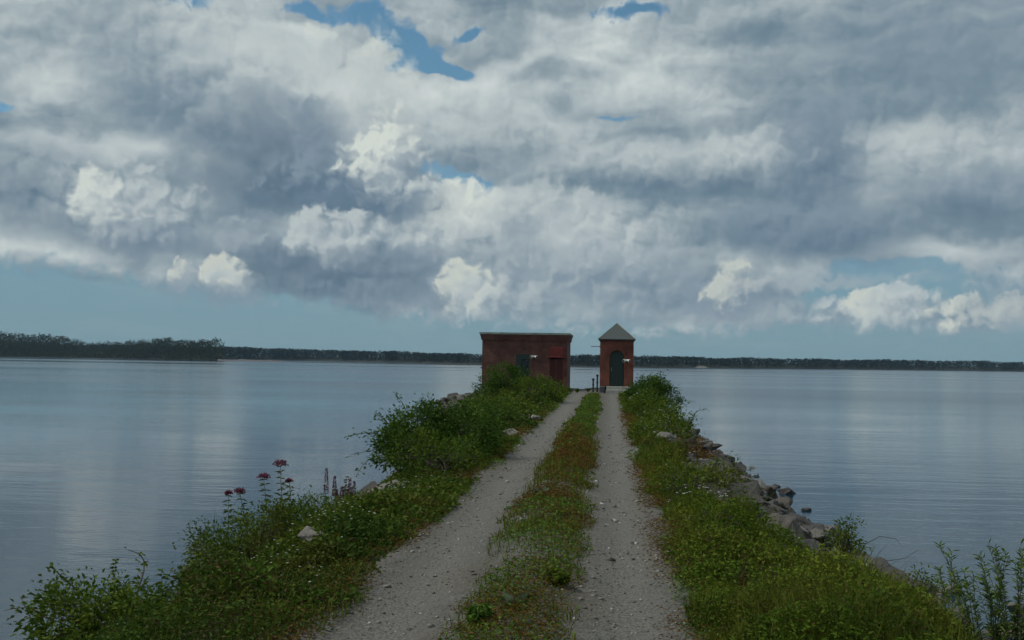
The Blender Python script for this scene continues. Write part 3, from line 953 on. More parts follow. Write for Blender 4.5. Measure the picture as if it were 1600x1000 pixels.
class Foliage:
    "collects many small leaf faces for one mesh"
    def __init__(self):
        self.v, self.q, self.t, self.tq, self.tt, self.n = [], [], [], [], [], 0
    def leaves(self, pos, d, L, Wd, tint, droop=0.25):
        "leaf = a quad folded along its midrib and bent at the tip (two quads)"
        n = len(pos)
        if n == 0: return
        L = np.broadcast_to(np.asarray(L, float), (n,))[:, None]
        Wd = np.broadcast_to(np.asarray(Wd, float), (n,))[:, None]
        d = unit(d)
        side = unit(np.cross(d, rdir(n)))
        nor = np.cross(side, d)
        nor = nor * np.where(nor[:, 2:3] < 0, -1, 1)
        a = pos
        tip = pos + d * L - nor * L * droop
        mid = pos + d * L * .45
        l = mid + side * Wd * .5 + nor * Wd * .12
        r = mid - side * Wd * .5 + nor * Wd * .12
        V = np.stack([a, r, tip, l], 1).reshape(-1, 3)
        b = self.n + np.arange(n)[:, None] * 4
        self.v.append(V)
        self.t.append((b + np.array([[0, 1, 2]])).astype(np.int32)); self.t.append((b + np.array([[0, 2, 3]])).astype(np.int32))
        tn = np.broadcast_to(np.asarray(tint, float), (n,))
        self.tt += [tn, tn]
        self.n += 4 * n
    def blades(self, pos, h, w, lean, tint):
        n = len(pos)
        if n == 0: return
        h = np.broadcast_to(np.asarray(h, float), (n,))[:, None]
        w = np.broadcast_to(np.asarray(w, float), (n,))[:, None]
        a = rng.uniform(0, 2 * np.pi, n)
        s = np.stack([np.cos(a), np.sin(a), 0 * a], 1)
        b_ = rng.uniform(0, 2 * np.pi, n)
        ln = np.stack([np.cos(b_), np.sin(b_), 0 * a], 1) * (np.abs(rng.normal(0, 1, n)) * lean)[:, None] * h
        up = np.array([0, 0, 1.0])
        m1 = pos + up * h * .55 + ln * .35
        tip = pos + up * h * .96 + ln * 1.15
        V = np.stack([pos - s * w * .5, pos + s * w * .5, m1 + s * w * .4, m1 - s * w * .4, tip], 1).reshape(-1, 3)
        k = self.n + np.arange(n)[:, None] * 5
        self.v.append(V)
        self.q.append((k + np.array([[0, 1, 2, 3]])).astype(np.int32))
        self.t.append((k + np.array([[3, 2, 4]])).astype(np.int32))
        tn = np.broadcast_to(np.asarray(tint, float), (n,))
        self.tq.append(tn); self.tt.append(tn)
        self.n += 5 * n
    def build(self, name, material, parent=None, loc=None):
        F_, T_ = [], []
        if self.q:
            F_.append(np.concatenate(self.q)); T_ += self.tq
        if self.t:
            F_.append(np.concatenate(self.t)); T_ += self.tt
        V = np.concatenate(self.v)
        o = np_mesh(name, V, F_, material, parent, loc=loc)
        at = o.data.attributes.new('tint', 'FLOAT', 'FACE')
        at.data.foreach_set('value', np.clip(np.concatenate(T_), 0, 1).astype(np.float32))
        return o

# ------------------------------------------------------------------ ground cover
def scatter(x0, x1, y0, y1, dens):
    n = int((x1 - x0) * (y1 - y0) * dens)
    return rng.uniform(x0, x1, n), rng.uniform(y0, y1, n)

def cover_edge(Y):
    return np.interp(Y, [7, 9.4, 10.4, 12.2, 15, 20, 30, 45], [3.7, 2.8, 2.25, 1.78, 1.5, 1.45, 1.7, 2.3])

CLEAR = [(on_y(a, b, c), r) for (a, b, c, r) in ((492, 845, 11.2, .30), (606, 772, 15.5, .34), (572, 772, 15.8, .25), (330, 925, 10.5, .22), (800, 674, 25.6, .35), (834, 658, 30.5, .35))]
def clear_of(X, Y):
    ok = np.ones(len(X), bool)
    for p, r in CLEAR:
        ok &= (np.abs(X - p.x) > r) | (np.abs(Y - p.y + .35) > r + .45)
    return ok

def clump(X, Y):
    "height of the low growth"
    k = 0.5 + 1.1 * vnoise(X, Y, 0.9, 21) + 0.9 * vnoise(X, Y, 2.3, 22)
    dr = np.maximum(X - 0.55 - 0.28 * vnoise(Y, Y * 0, 0.9, 23) - 0.3 * vnoise(X, Y, 2.2, 24), 0)
    dl = np.maximum(-1.92 - X - 0.30 * vnoise(Y, Y * 0, 0.8, 25) - 0.3 * vnoise(X, Y, 2.2, 26), 0)
    hr = np.minimum(dr * 0.34, 0.42)
    near_l = np.interp(Y, [6, 9, 12.5, 14.5, 18, 24], [0.55, 0.78, 0.70, 0.30, 0.22, 0.36])
    hl = np.minimum(dl * 0.28, near_l)
    fall = np.clip(1 - (X - crest_r(Y) + .6) / 1.2, 0.25, 1) * np.clip(1 - (crest_l(Y) - X) / 3.5, 0.45, 1)
    h = (hr + hl) * fall * (0.28 + 1.3 * np.clip(k, 0, 1.15))
    return h

bands = [(6.2, 9), (9, 12), (12, 16), (16, 21), (21, 28), (28, 38), (38, 50), (50, 64)]
cov_r, cov_l, grs, bank_dry = Foliage(), Foliage(), Foliage(), Foliage()
for (ya, yb) in bands:
    ym = (ya + yb) / 2
    L = 0.030 + 0.0016 * (ym - 7)
    dens = 1.6 / (L * L * 0.30)
    for side, fol in ((1, cov_r), (-1, cov_l)):
        if side > 0:
            X, Y = scatter(0.55, 6.6, ya, yb, dens)
            keep = X < cover_edge(Y) + 0.85 * vnoise(X, Y, 0.7, 31)
            keep &= (Y < 56) | (X > 1.6)
        else:
            X, Y = scatter(-9.0, -1.9, ya, yb, dens)
            keep = X > shore_l(Y) + 0.6 + 1.0 * vnoise(X, Y, 0.7, 32)
            keep &= X > np.where(Y > 40, -4.9 + .8 * vnoise(X, Y, .8, 39), -99)
            keep &= Y < 57.7
        keep &= clear_of(X, Y)
        X, Y = X[keep], Y[keep]
        h = clump(X, Y)
        # thin out where the growth is low, and leave bare scraps
        p = np.clip(h / 0.09, 0, 1) * np.clip(0.9 + 1.2 * vnoise(X, Y, 1.4, 33), 0.12, 1)
        k = rng.random(len(X)) < p
        X, Y, h = X[k], Y[k], h[k]
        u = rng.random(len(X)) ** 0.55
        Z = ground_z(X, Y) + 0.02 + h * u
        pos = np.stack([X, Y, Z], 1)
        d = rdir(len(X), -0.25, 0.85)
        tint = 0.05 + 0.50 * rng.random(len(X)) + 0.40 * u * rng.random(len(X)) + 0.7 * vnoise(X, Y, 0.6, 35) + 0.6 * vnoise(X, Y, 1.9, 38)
        sz = L * rng.uniform(0.6, 1.5, len(X)) * np.where((X < 0) & (vnoise(X, Y, 0.8, 57) > 0), 1.45, 1.0)
        br = rng.random(len(X)) < np.clip(0.07 + 0.55 * vnoise(X, Y, 0.9, 58), 0.01, .5)
        wd = sz * rng.uniform(0.32, 0.6, len(X))
        fol.leaves(pos[~br], d[~br], sz[~br], wd[~br], tint[~br])
        bank_dry.leaves(pos[br], d[br], sz[br], wd[br] * .8, rng.random(int(br.sum())))
    # grass poking through on both banks and along the wheel tracks
    gd = min(900, 1400 * (8 / ym) ** 1.3)
    X, Y = scatter(-7.5, 5.0, ya, yb, gd)
    h = clump(X, Y)
    ok = (h > 0.02) & (X < shore_r(Y)) & (X > shore_l(Y) + .6) & (rng.random(len(X)) < np.clip(0.55 + 1.5 * vnoise(X, Y, 0.8, 36), 0.05, 1)) & (Y < 57)
    ok &= ((X > -4.6) | (Y < 40)) & clear_of(X, Y) & ((X > 0) | (rng.random(len(X)) < np.interp(Y, [8, 20], [.16, .45])))
    ok &= X < cover_edge(Y) - .15
    X, Y, h = X[ok], Y[ok], h[ok]
    pos = np.stack([X, Y, ground_z(X, Y)], 1)
    grs.blades(pos, (h * 1.0 + 0.09) * rng.uniform(0.6, 1.35, len(X)), 0.004 + 0.00055 * ym, 0.35, rng.random(len(X)) * 0.8 + 0.4 * vnoise(X, Y, 0.7, 37) + 0.1)
tag(cov_r.build('ground_cover', m_cover), kind='stuff')
tag(cov_l.build('ground_cover', m_cover_dark), kind='stuff')
tag(grs.build('grass', m_grass), kind='stuff')
tag(bank_dry.build('brown_weeds', m_brown), kind='stuff')

# the strip between the wheel tracks: clover, grass and reddish dying weeds
strip, dry, sgr = Foliage(), Foliage(), Foliage()
def strip_mask(X, Y):
    c = -0.68 + 0.12 * vnoise(Y, Y * 0, 0.35, 41)
    w = np.interp(Y, [6, 10, 14, 22, 30, 50, 56], [0.50, 0.50, 0.50, 0.50, 0.42, 0.34, 0.25]) + 0.16 * vnoise(Y, Y * 0, 1.5, 42) + 0.18 * vnoise(X, Y, 3.0, 43)
    return 1 - np.abs(X - c) / np.maximum(w, .08)
for (ya, yb) in bands[:-1]:
    ym = (ya + yb) / 2
    L = 0.026 + 0.0015 * (ym - 7)
    X, Y = scatter(-1.6, 0.3, ya, yb, 1.5 / (L * L * 0.3))
    mk = strip_mask(X, Y)
    red = np.clip(np.interp(Y, [6, 11, 15, 24, 27, 30], [0.3, 0.6, 0.85, 0.85, 0.4, 0.0]) + 1.1 * vnoise(X, Y, 1.1, 44), 0, 1)
    dn = np.interp(Y, [6, 11, 15, 24, 30, 55], [0.62, 0.68, 0.75, 0.88, 1.0, 0.9]) * np.clip(0.72 + 1.7 * vnoise(X, Y, 1.5, 45), 0.08, 1)
    ok = (mk > 0) & (rng.random(len(X)) < dn * np.clip(mk * 2.2, 0.15, 1))
    X, Y, mk, red = X[ok], Y[ok], mk[ok], red[ok]
    hh = np.clip(mk, 0, .7) * np.interp(Y, [6, 14, 18, 25, 32, 55], [0.08, 0.14, 0.24, 0.26, 0.17, 0.2]) * np.clip(0.8 + 1.2 * vnoise(X, Y, 1.8, 46), .3, 1.5)
    u = rng.random(len(X)) ** 0.6
    pos = np.stack([X, Y, ground_z(X, Y) + 0.015 + hh * u], 1)
    sz = L * rng.uniform(0.6, 1.4, len(X))
    isr = rng.random(len(X)) < red
    d = rdir(len(X), -0.2, 0.8)
    tn = rng.random(len(X))
    strip.leaves(pos[~isr], d[~isr], sz[~isr], sz[~isr] * .55, tn[~isr])
    dry.leaves(pos[isr], d[isr], sz[isr] * 1.2, sz[isr] * .30, tn[isr])
    X, Y = scatter(-1.5, 0.2, ya, yb, min(420, 650 * (8 / ym) ** 1.3))
    mk = strip_mask(X, Y)
    ok = (mk > 0.02) & (rng.random(len(X)) < np.clip(.5 + 1.3 * vnoise(X, Y, 1.2, 47), .1, 1))
    X, Y = X[ok], Y[ok]
    sgr.blades(np.stack([X, Y, ground_z(X, Y)], 1), np.interp(Y, [6, 14, 18, 25, 32, 55], [0.09, 0.13, 0.22, 0.24, 0.2, 0.2]) * rng.uniform(.4, 1.2, len(X)), 0.004 + 0.0005 * ym, 0.45, rng.random(len(X)))
# dead reddish weeds fraying along both road edges too
for (ya, yb) in bands[:-2]:
    ym = (ya + yb) / 2
    L = 0.028 + 0.0015 * (ym - 7)
    for (a, b) in ((-2.7, -1.85), (0.35, 1.15)):
        X, Y = scatter(a, b, ya, yb, 1.0 / (L * L * 0.3))
        c = (a + b) / 2
        ok = rng.random(len(X)) < np.clip(1 - np.abs(X - c) / .42, 0, 1) * np.clip(0.5 + 1.6 * vnoise(X, Y, 1.3, 48), 0, 1)
        X, Y = X[ok], Y[ok]
        pos = np.stack([X, Y, ground_z(X, Y) + 0.012 + 0.10 * rng.random(len(X)) ** 2], 1)
        dry.leaves(pos, rdir(len(X), -.2, .7), L * rng.uniform(.7, 1.5, len(X)), L * .3, rng.random(len(X)))
for (ya, yb) in bands[:-1]:
    ym = (ya + yb) / 2
    L = 0.024 + 0.0014 * (ym - 7)
    for (a, b) in ((-2.75, -1.8), (0.4, 1.25)):
        X, Y = scatter(a, b, ya, yb, 0.9 / (L * L * 0.3))
        e_ = (X - a) / (b - a)
        e_ = e_ if a > 0 else 1 - e_
        ok = rng.random(len(X)) < np.clip(e_ * 1.2 - .25 + 1.3 * vnoise(X, Y, 1.6, 49), 0, 1)
        X, Y = X[ok], Y[ok]
        pos = np.stack([X, Y, ground_z(X, Y) + 0.012 + 0.07 * rng.random(len(X)) ** 2], 1)
        strip.leaves(pos, rdir(len(X), -.1, .7), L * rng.uniform(.6, 1.4, len(X)), L * .5, rng.random(len(X)))
tag(strip.build('clover', m_strip), kind='stuff')
tag(dry.build('dry_weeds', m_dry), kind='stuff')
tag(sgr.build('grass', m_grass), kind='stuff')

# tiny white asters scattered over the left bank and along the right edge
ast = Foliage()
def flowers(fol, X, Y, Z, r, npet=6):
    n = len(X)
    for k in range(npet):
        a = rng.uniform(0, 6.28, n) * 0 + k * 6.283 / npet
        d = np.stack([np.cos(a), np.sin(a) - .25, 0.25 + 0 * a], 1)
        fol.leaves(np.stack([X, Y, Z], 1), d, r * rng.uniform(.8, 1.2, n), np.asarray(r) * .6, rng.random(n), 0.1)
for (x0, x1, y0, y1, n, dz) in ((-4.6, -2.6, 8.2, 14, 230, 0.05), (-4.2, -2.4, 14, 20, 110, 0.03), (0.9, 2.0, 24, 46, 330, 0.08), (0.9, 1.7, 13, 18, 60, 0.08), (-2.6, -2.1, 26, 40, 40, 0.04), (1.2, 2.4, 18, 26, 40, .05), (2.2, 3.4, 10, 13, 18, .05)):
    X, Y = rng.uniform(x0, x1, n), rng.uniform(y0, y1, n)
    cx_, cy_ = X + .35 * vnoise(X, Y, 1.3, 55), Y + .8 * vnoise(X, Y, 1.1, 56)
    h = clump(cx_, cy_)
    flowers(ast, cx_, cy_, ground_z(cx_, cy_) + h * 1.02 + dz, (0.008 + 0.0006 * cy_) * np.where(cx_ > 0, 1.45, 1.0))
tag(ast.build('white_asters', m_petal_w), kind='stuff')

# loose stones on the track
def hull_rock(seed, n=16, sub=0):
    r = random.Random(seed)
    bm = bmesh.new()
    for k in range(n):
        d = Vector((r.gauss(0, 1), r.gauss(0, 1), r.gauss(0, 1))).normalized()
        bm.verts.new((d.x * r.uniform(.8, 1), d.y * r.uniform(.65, .9), d.z * r.uniform(.45, .65)))
    res = bmesh.ops.convex_hull(bm, input=bm.verts)
    bmesh.ops.delete(bm, geom=[g for g in {*res['geom_interior'], *res['geom_unused']} if isinstance(g, bmesh.types.BMVert)], context='VERTS')
    return bm
peb_v, peb_f = [], []
tmpl = []
for s_ in range(4):
    bm = hull_rock(500 + s_, 9)
    bm.verts.ensure_lookup_table(); bm.verts.index_update()
    tmpl.append((np.array([v.co[:] for v in bm.verts]), np.array([[v.index for v in f.verts] for f in bm.faces if len(f.verts) == 3])))
    bm.free()
off = 0
for (ya, yb, dn, r_) in ((6.2, 9, 330, .011), (9, 13, 190, .014), (13, 20, 80, .018), (20, 32, 26, .026)):
    X, Y = scatter(-2.6, 1.15, ya, yb, dn)
    ok = rng.random(len(X)) < np.clip(.5 + 1.3 * vnoise(X, Y, 1.7, 51), .1, 1)
    X, Y = X[ok], Y[ok]
    Z = ground_z(X, Y) + 0.014
    for i_ in range(len(X)):
        tv, tf = tmpl[i_ % 4]
        s_ = r_ * math.exp(random.gauss(-.25, .55))
        a = random.uniform(0, 6.28)
        ca, sa = math.cos(a), math.sin(a)
        v = tv * s_
        peb_v.append(np.stack([v[:, 0] * ca - v[:, 1] * sa + X[i_], v[:, 0] * sa + v[:, 1] * ca + Y[i_], v[:, 2] + Z[i_]], 1))
        peb_f.append(tf + off)
        off += len(tv)
m_peb, t = mat('pebbles')
ri = t.new('ShaderNodeNewGeometry').outputs['Random Per Island']
t.put(t.b.inputs['Base Color'], t.ramp(ri, [(0.0, (0.07, 0.066, 0.06)), (0.5, (0.17, 0.16, 0.145)), (0.85, (0.27, 0.265, 0.25)), (1.0, (0.48, 0.47, 0.44))]))
t.b.inputs['Roughness'].default_value = 0.85
tag(np_mesh('gravel', np.concatenate(peb_v), np.concatenate(peb_f), m_peb), kind='stuff')

# ------------------------------------------------------------------ stones
m_rock, t = mat('granite')
oi = t.new('ShaderNodeObjectInfo')
tc = objco(t)
n1, _ = t.noise(tc, 2.2, 6, 0.6)
n2, _ = t.noise(tc, 16, 5, 0.65)
basec = t.ramp(oi.outputs['Random'], [(0.0, (0.040, 0.038, 0.038)), (0.4, (0.069, 0.066, 0.063)), (0.75, (0.112, 0.102, 0.089)), (1.0, (0.165, 0.158, 0.142))])
sp = t.ramp(n2, [(0.3, (0.6, 0.6, 0.6)), (0.55, (1, 1, 1)), (0.75, (1.35, 1.33, 1.28))])
basec = t.mix(1.0, basec, sp, 'MULTIPLY')
basec = t.mix(t.rng(n1, 0.52, 0.68, 0, 0.7), basec, (0.12, 0.085, 0.06, 1))
t.put(t.b.inputs['Base Color'], basec)
t.b.inputs['Roughness'].default_value = 0.85
bump(t, t.math('ADD', n1, t.math('MULTIPLY', n2, .4)), 0.7, 0.06)
m_pale, t = mat('pale_granite')
tc = objco(t)
n1, _ = t.noise(tc, 3, 6, 0.6)
n2, _ = t.noise(tc, 22, 5, 0.65)
c_ = t.ramp(n1, [(0.3, (0.17, 0.155, 0.13)), (0.6, (0.27, 0.255, 0.225)), (0.8, (0.20, 0.165, 0.13))])
t.put(t.b.inputs['Base Color'], t.mix(t.rng(n2, .55, .7, 0, .5), c_, (0.12, .11, .10, 1)))
t.b.inputs['Roughness'].default_value = 0.85
bump(t, t.math('ADD', n1, t.math('MULTIPLY', n2, .4)), 0.6, 0.05)

rock_me = []
for s_ in range(10):
    bm = hull_rock(100 + s_, 15 + s_ % 4)
    lim = max(v.co.length for v in bm.verts)
    bmesh.ops.bevel(bm, geom=list(bm.edges), offset=0.045, segments=1, affect='EDGES', clamp_overlap=True)
    for v in bm.verts:
        if v.co.length > lim: v.co *= lim / v.co.length
        v.co.z = max(-.66, min(.66, v.co.z))
    bmesh.ops.triangulate(bm, faces=list(bm.faces))
    bmesh.ops.subdivide_edges(bm, edges=list(bm.edges), cuts=1, use_grid_fill=True)
    for v in bm.verts:
        nn = mnoise.noise(v.co * 2.2 + Vector((s_ * 7.1, 0, 0))) * .17 + mnoise.noise(v.co * 7 + Vector((0, s_ * 3, 0))) * .06
        v.co += v.co.normalized() * nn
    bmesh.ops.recalc_face_normals(bm, faces=bm.faces)
    me = bpy.data.meshes.new('rock')
    bm.to_mesh(me); bm.free()
    me.materials.append(m_rock)
    rock_me.append(me)
def rock(x, y, z, sx, sy, sz, rz, tilt, label, group=None, me=None, pale=False, name='rock'):
    mm = me or random.choice(rock_me)
    if pale:
        mm = mm.copy(); mm.materials[0] = m_pale
    o = link(bpy.data.objects.new(name, mm))
    o.location = (x, y, z)
    o.scale = (sx, sy, sz)
    o.rotation_euler = (random.uniform(-.25, .25), tilt, rz)
    return tag(o, label, 'rock', group)
RB = 'angular grey rock in the riprap bank beside the water on the right'
GB = 'riprap rocks on the right bank'
cnt = 0
Yc = 11.6
while Yc < 46 and cnt < 212:
    step = 0.34 + 0.008 * Yc
    sr, cr = float(shore_r(Yc)), float(crest_r(Yc))
    lo = float(cover_edge(Yc)) + .15
    nrow = max(2, int((sr + .35 - lo) / (0.70 + .006 * Yc)))
    for k in range(nrow + 1):
        x = lo + (sr + .35 - lo) * (k + random.uniform(-.3, .3)) / nrow
        y = Yc + random.uniform(-.25, .25)
        s_ = random.choice([.18, .23, .28, .33, .40, .50]) * (1.0 if Yc > 13 else .9)
        if Yc > 30 and random.random() < .4: continue
        z = max(gz(x, y), -.12) + s_ * .12
        rock(x, y, z, s_ * random.uniform(.9, 1.4), s_ * random.uniform(.8, 1.2), s_ * random.uniform(.7, 1.1), random.uniform(0, 6.28), .35, RB, GB)
        cnt += 1
    Yc += step * 1.55
def rock_px(px, py, sx, sy, sz, rz, tilt, label, pale=True, seed=0, sink=.1):
    p = on_ground(px, py)
    return rock(p.x, p.y, p.z + sz * sink, sx, sy, sz, rz, tilt, label, None, rock_me[seed], pale)
rock_px(1140, 778, .50, .26, .24, .9, .30, 'long pale tan slab leaning down the right bank, uppermost of the bare rocks', True, 1, .5)
rock_px(1172, 806, .42, .24, .20, .9, .32, 'pale grey slab just below the long tan slab on the right bank', True, 3, .5)
rock_px(1235, 840, .42, .30, .26, .7, .30, 'rounded pale boulder at the grass edge on the right bank', True, 5, .5)
rock_px(1205, 822, .26, .2, .18, .3, .3, 'small dark boulder wedged between the pale slab and the rounded pale boulder', False, 2, .6)
rock_px(1350, 915, .36, .26, .24, .5, .35, 'flat grey boulder low on the near right bank among the weeds', True, 6, .5)
rock_px(1372, 902, .42, .30, .24, .7, .35, 'brownish boulder at the waterline near the bare arching twigs', False, 7, .5)
rock_px(1448, 950, .22, .2, .18, .2, .2, 'dark boulder left of the willow shrub at the waterline', False, 8, .6)
rock_px(1588, 962, .24, .2, .2, .2, .2, 'dark boulder right of the willow shrub at the frame edge', False, 0, .6)
p = on_y(492, 838, 11.2); rock(p.x, p.y, p.z, .19, .16, .21, .4, .2, 'pale upright rock poking out of the weeds on the left bank', None, rock_me[4], True)
p = on_y(606, 768, 15.3); rock(p.x, p.y, p.z, .36, .26, .28, .8, -.2, 'brown sloping rock below the spreading bush on the left bank', None, rock_me[9], True)
p = on_y(570, 768, 15.6); rock(p.x, p.y, p.z, .32, .28, .30, .2, -.2, 'dark rock between the purple flower spikes and the spreading bush', None, rock_me[2])
p = on_y(330, 925, 10.6); rock(p.x, p.y, p.z - .1, .22, .2, .16, .2, -.2, 'brown rock half hidden in the weeds at the lower left', None, rock_me[3], True)
p = on_y(800, 674, 26.0); rock(p.x, p.y, gz(p.x, 26) + .08, .26, .22, .18, .3, 0, 'tan rock on the left verge below the building shrub', None, rock_me[5], True)
p = on_y(834, 658, 31.0); rock(p.x, p.y, gz(p.x, 31) + .1, .24, .2, .18, .3, 0, 'small white boulder on the left verge, farther of two pale stones', None, rock_me[6], True)
p = on_ground(662, 838); rock(p.x, p.y, p.z + .01, .08, .07, .05, .3, 0, 'flat tan stone lying on the left edge of the near track', None, rock_me[7], True)
RL = 'grey rubble rock on the mound left of the wide brick building'
for k in range(56):
    y = random.uniform(43.5, 52)
    f = random.random()
    x = -5.3 - 4.2 * f + random.uniform(-.2, .2)
    s_ = random.choice([.2, .26, .32, .4])
    rock(x, y, max(gz(x, y), -.1) + s_ * .2, s_ * 1.2, s_, s_ * .85, random.uniform(0, 6.28), -.2, RL, 'rubble rocks on the left mound')
RS = 'dark angular rock at the foot of the left bank by the water'
for k in range(14):
    y = random.uniform(14, 24)
    x = float(shore_l(y)) + random.uniform(-.1, 1.0)
    s_ = random.choice([.2, .26, .34])
    rock(x, y, max(gz(x, y), -.1) + s_ * .15, s_ * 1.2, s_, s_ * .85, random.uniform(0, 6.28), -.3, RS, 'rocks at the foot of the left bank')

rv, rf, off = [], [], 0
for k in range(3400):
    y = 11 + 36 * random.random() ** 1.3
    lo, hi = float(cover_edge(y)) - .1, float(shore_r(y)) + .25
    x = random.uniform(lo, hi)
    tv, tf = tmpl[k % 4]
    s_ = random.uniform(.045, .15)
    a = random.uniform(0, 6.28)
    ca, sa = math.cos(a), math.sin(a)
    v = tv * s_
    rv.append(np.stack([v[:, 0] * ca - v[:, 1] * sa + x, v[:, 0] * sa + v[:, 1] * ca + y, v[:, 2] + v[:, 0] * .3 + max(gz(x, y), -.1) + s_ * .15], 1))
    rf.append(tf + off)
    off += len(tv)
m_rub, t = mat('rubble_stone')
ri = t.new('ShaderNodeNewGeometry').outputs['Random Per Island']
n_, _ = t.noise(worldco(t), 14, 5, .65)
c_ = t.ramp(ri, [(0.0, (0.030, 0.029, 0.029)), (0.6, (0.070, 0.066, 0.062)), (1.0, (0.14, 0.132, 0.12))])
t.put(t.b.inputs['Base Color'], t.mix(1.0, c_, t.ramp(n_, [(.3, (.6, .6, .6)), (.7, (1.3, 1.3, 1.3))]), 'MULTIPLY'))
t.b.inputs['Roughness'].default_value = .85
tag(np_mesh('rubble', np.concatenate(rv), np.concatenate(rf), m_rub), kind='stuff')
# ------------------------------------------------------------------ bushes: branches and leaf clusters
def stems_mesh(name, paths, parent, material=None):
    bm = bmesh.new()
    for pts, r0, r1 in paths:
        n = len(pts)
        add_tube(bm, pts, [r0 + (r1 - r0) * i / (n - 1) for i in range(n)], 5, False)
    return bm_obj(name, bm, material or m_bark, parent)

def curve(a, b, bow, n=5):
    a, b = Vector(a), Vector(b)
    side = Vector((random.gauss(0, 1), random.gauss(0, 1), random.gauss(0, .3)))
    return [a.lerp(b, k / (n - 1)) + side * bow * math.sin(math.pi * k / (n - 1)) + Vector((0, 0, bow * .8 * math.sin(math.pi * k / (n - 1)))) for k in range(n)]

def bush(name, label, loc, lobes, leaf, nleaf, material, ncl=60, crad=.16, cat='shrub', group=None, sprays=(), drop=.15):
    "lobes: (x,y,z,rx,ry,rz,weight) ellipsoids in the bush's own space"
    root = empty(name, loc)
    tag(root, label, cat, group)
    w = np.array([l[6] for l in lobes], float)
    w /= w.sum()
    fol = Foliage()
    paths = []
    per = nleaf // ncl
    for k in range(ncl):
        l = lobes[rng.choice(len(lobes), p=w)]
        d = rdir(1, -.45, 1)[0]
        r = rng.random() ** .28 * (1.0 + max(0, rng.normal(0, .10)))
        c = np.array(l[:3]) + d * np.array(l[3:6]) * r
        c[2] = max(c[2], .06)
        base = (rng.normal(0, .10), rng.normal(0, .10), 0)
        lm = Vector(l[:3]) * .7
        pts = curve(base, lm, .06, 4) + curve(lm, c, .05, 4)[1:]
        paths.append((pts, .012 + .006 * leaf / .05, .003))
        n = int(per * rng.uniform(.5, 1.5))
        cr = crad * rng.uniform(.6, 1.3)
        off = rng.normal(0, 1, (n, 3)) * cr * np.array([.6, .6, .5])
        pos = c + off
        pos[:, 2] = np.maximum(pos[:, 2], .03)
        out = unit(off + d * cr * .8) + rdir(n) * .7
        t0 = rng.uniform(.15, .7)
        sz = leaf * rng.uniform(.6, 1.35, n)
        fol.leaves(pos, out, sz, sz * .52, t0 + rng.normal(0, .16, n), .3)
    for (a, b, n) in sprays:                       # long arching shoots with leaves along them
        pts = curve(a, b, .10, 7)
        paths.append((pts, .010, .003))
        P_ = np.array([p[:] for p in pts])
        f = rng.uniform(.25, 1, n)
        idx = np.clip((f * 6).astype(int), 0, 5)
        fr = (f * 6 - idx)[:, None]
        pos = P_[idx] * (1 - fr) + P_[idx + 1] * fr + rng.normal(0, leaf * .55, (n, 3))
        sz = leaf * rng.uniform(.7, 1.3, n)
        fol.leaves(pos, rdir(n, -.4, .8), sz, sz * .55, rng.uniform(.2, .8, n), .3)
    stems_mesh('branches', paths, root)
    fol.build('foliage', material, root)
    return root

def gnd(x, y, dz=0.0):
    return (x, y, gz(x, y) + dz)

# the big spreading bush left of the track
bush('spreading_bush', 'large dark green spreading bush left of the track, its thin branches reaching over the water',
     gnd(-3.15, 19.6, -.05), [(-.35, .2, .85, .70, .75, .62, 3), (.35, .4, .85, .65, .8, .60, 3), (-.6, -.1, .55, .5, .6, .5, 2), (.55, -.2, .45, .5, .6, .42, 1.5), (0, -.5, .4, .8, .5, .4, 1.6)],
     .062, 17000, m_bush, 230, .20,
     sprays=[((-.9, 0, .8), (-1.75, .0, .80), 34), ((-.9, 0, .6), (-1.72, .1, .45), 26), ((-.8, 0, .9), (-1.25, .1, 1.25), 26), ((-.6, .1, 1.2), (-.9, .2, 1.62), 22), ((-.2, .2, 1.2), (-.35, .3, 1.60), 20), ((-1.0, -.2, .5), (-1.5, -.2, .12), 22), ((.3, .3, 1.1), (.45, .3, 1.48), 18)])
bush('low_bush', 'bright leafy low bush at the foot of the large spreading bush, next to the track',
     gnd(-2.75, 17.6), [(0, 0, .25, .5, .8, .38, 3), (-.5, .3, .3, .45, .6, .4, 2), (.25, 1.2, .2, .4, .7, .34, 2)], .050, 3000, m_bush_b, 70, .14)
bush('low_bush', 'low dark green bush on the left verge just past the large spreading bush',
     gnd(-2.9, 24.0), [(0, 0, .3, .6, 1.3, .48, 3), (-.5, 1.2, .35, .6, 1.2, .5, 2)], .060, 3000, m_bush, 60, .17)
# the mound of shrubs before the wide building
bush('mounded_shrub', 'tall dark green mounded shrub in front of the wide brick building, hiding its window foot',
     gnd(-4.35, 44.0, -.1), [(0, 0, 1.05, .75, 1.2, .68, 3), (-.65, 0, .65, .7, 1.2, .6, 2), (.8, .4, .85, .75, 1.2, .6, 2.4)], .085, 6000, m_bush, 90, .2)
bush('mounded_shrub', 'brighter green shrub spreading from the mounded shrub to the door of the wide building',
     gnd(-3.0, 42.5, -.1), [(0, 0, .55, .75, 2, .60, 3), (.6, 1.5, .45, .6, 1.6, .5, 2.4)], .085, 3600, m_bush_b, 80, .2)
bush('mounded_shrub', 'olive green shrub on the left verge nearer than the building shrubs',
     gnd(-3.9, 36.5, -.1), [(0, 0, .5, .8, 2.0, .62, 3), (.8, -.6, .35, .7, 2.0, .46, 2.4), (-.8, 1, .4, .6, 1.6, .5, 1.5)], .080, 4200, m_bush_b, 90, .2)
bush('low_bush', 'small dark bush on the left verge beside the pale stones',
     gnd(-3.1, 30.0), [(0, 0, .3, .6, 1.4, .46, 3), (-.6, .8, .4, .5, 1.2, .45, 2)], .070, 2600, m_bush, 60, .18)
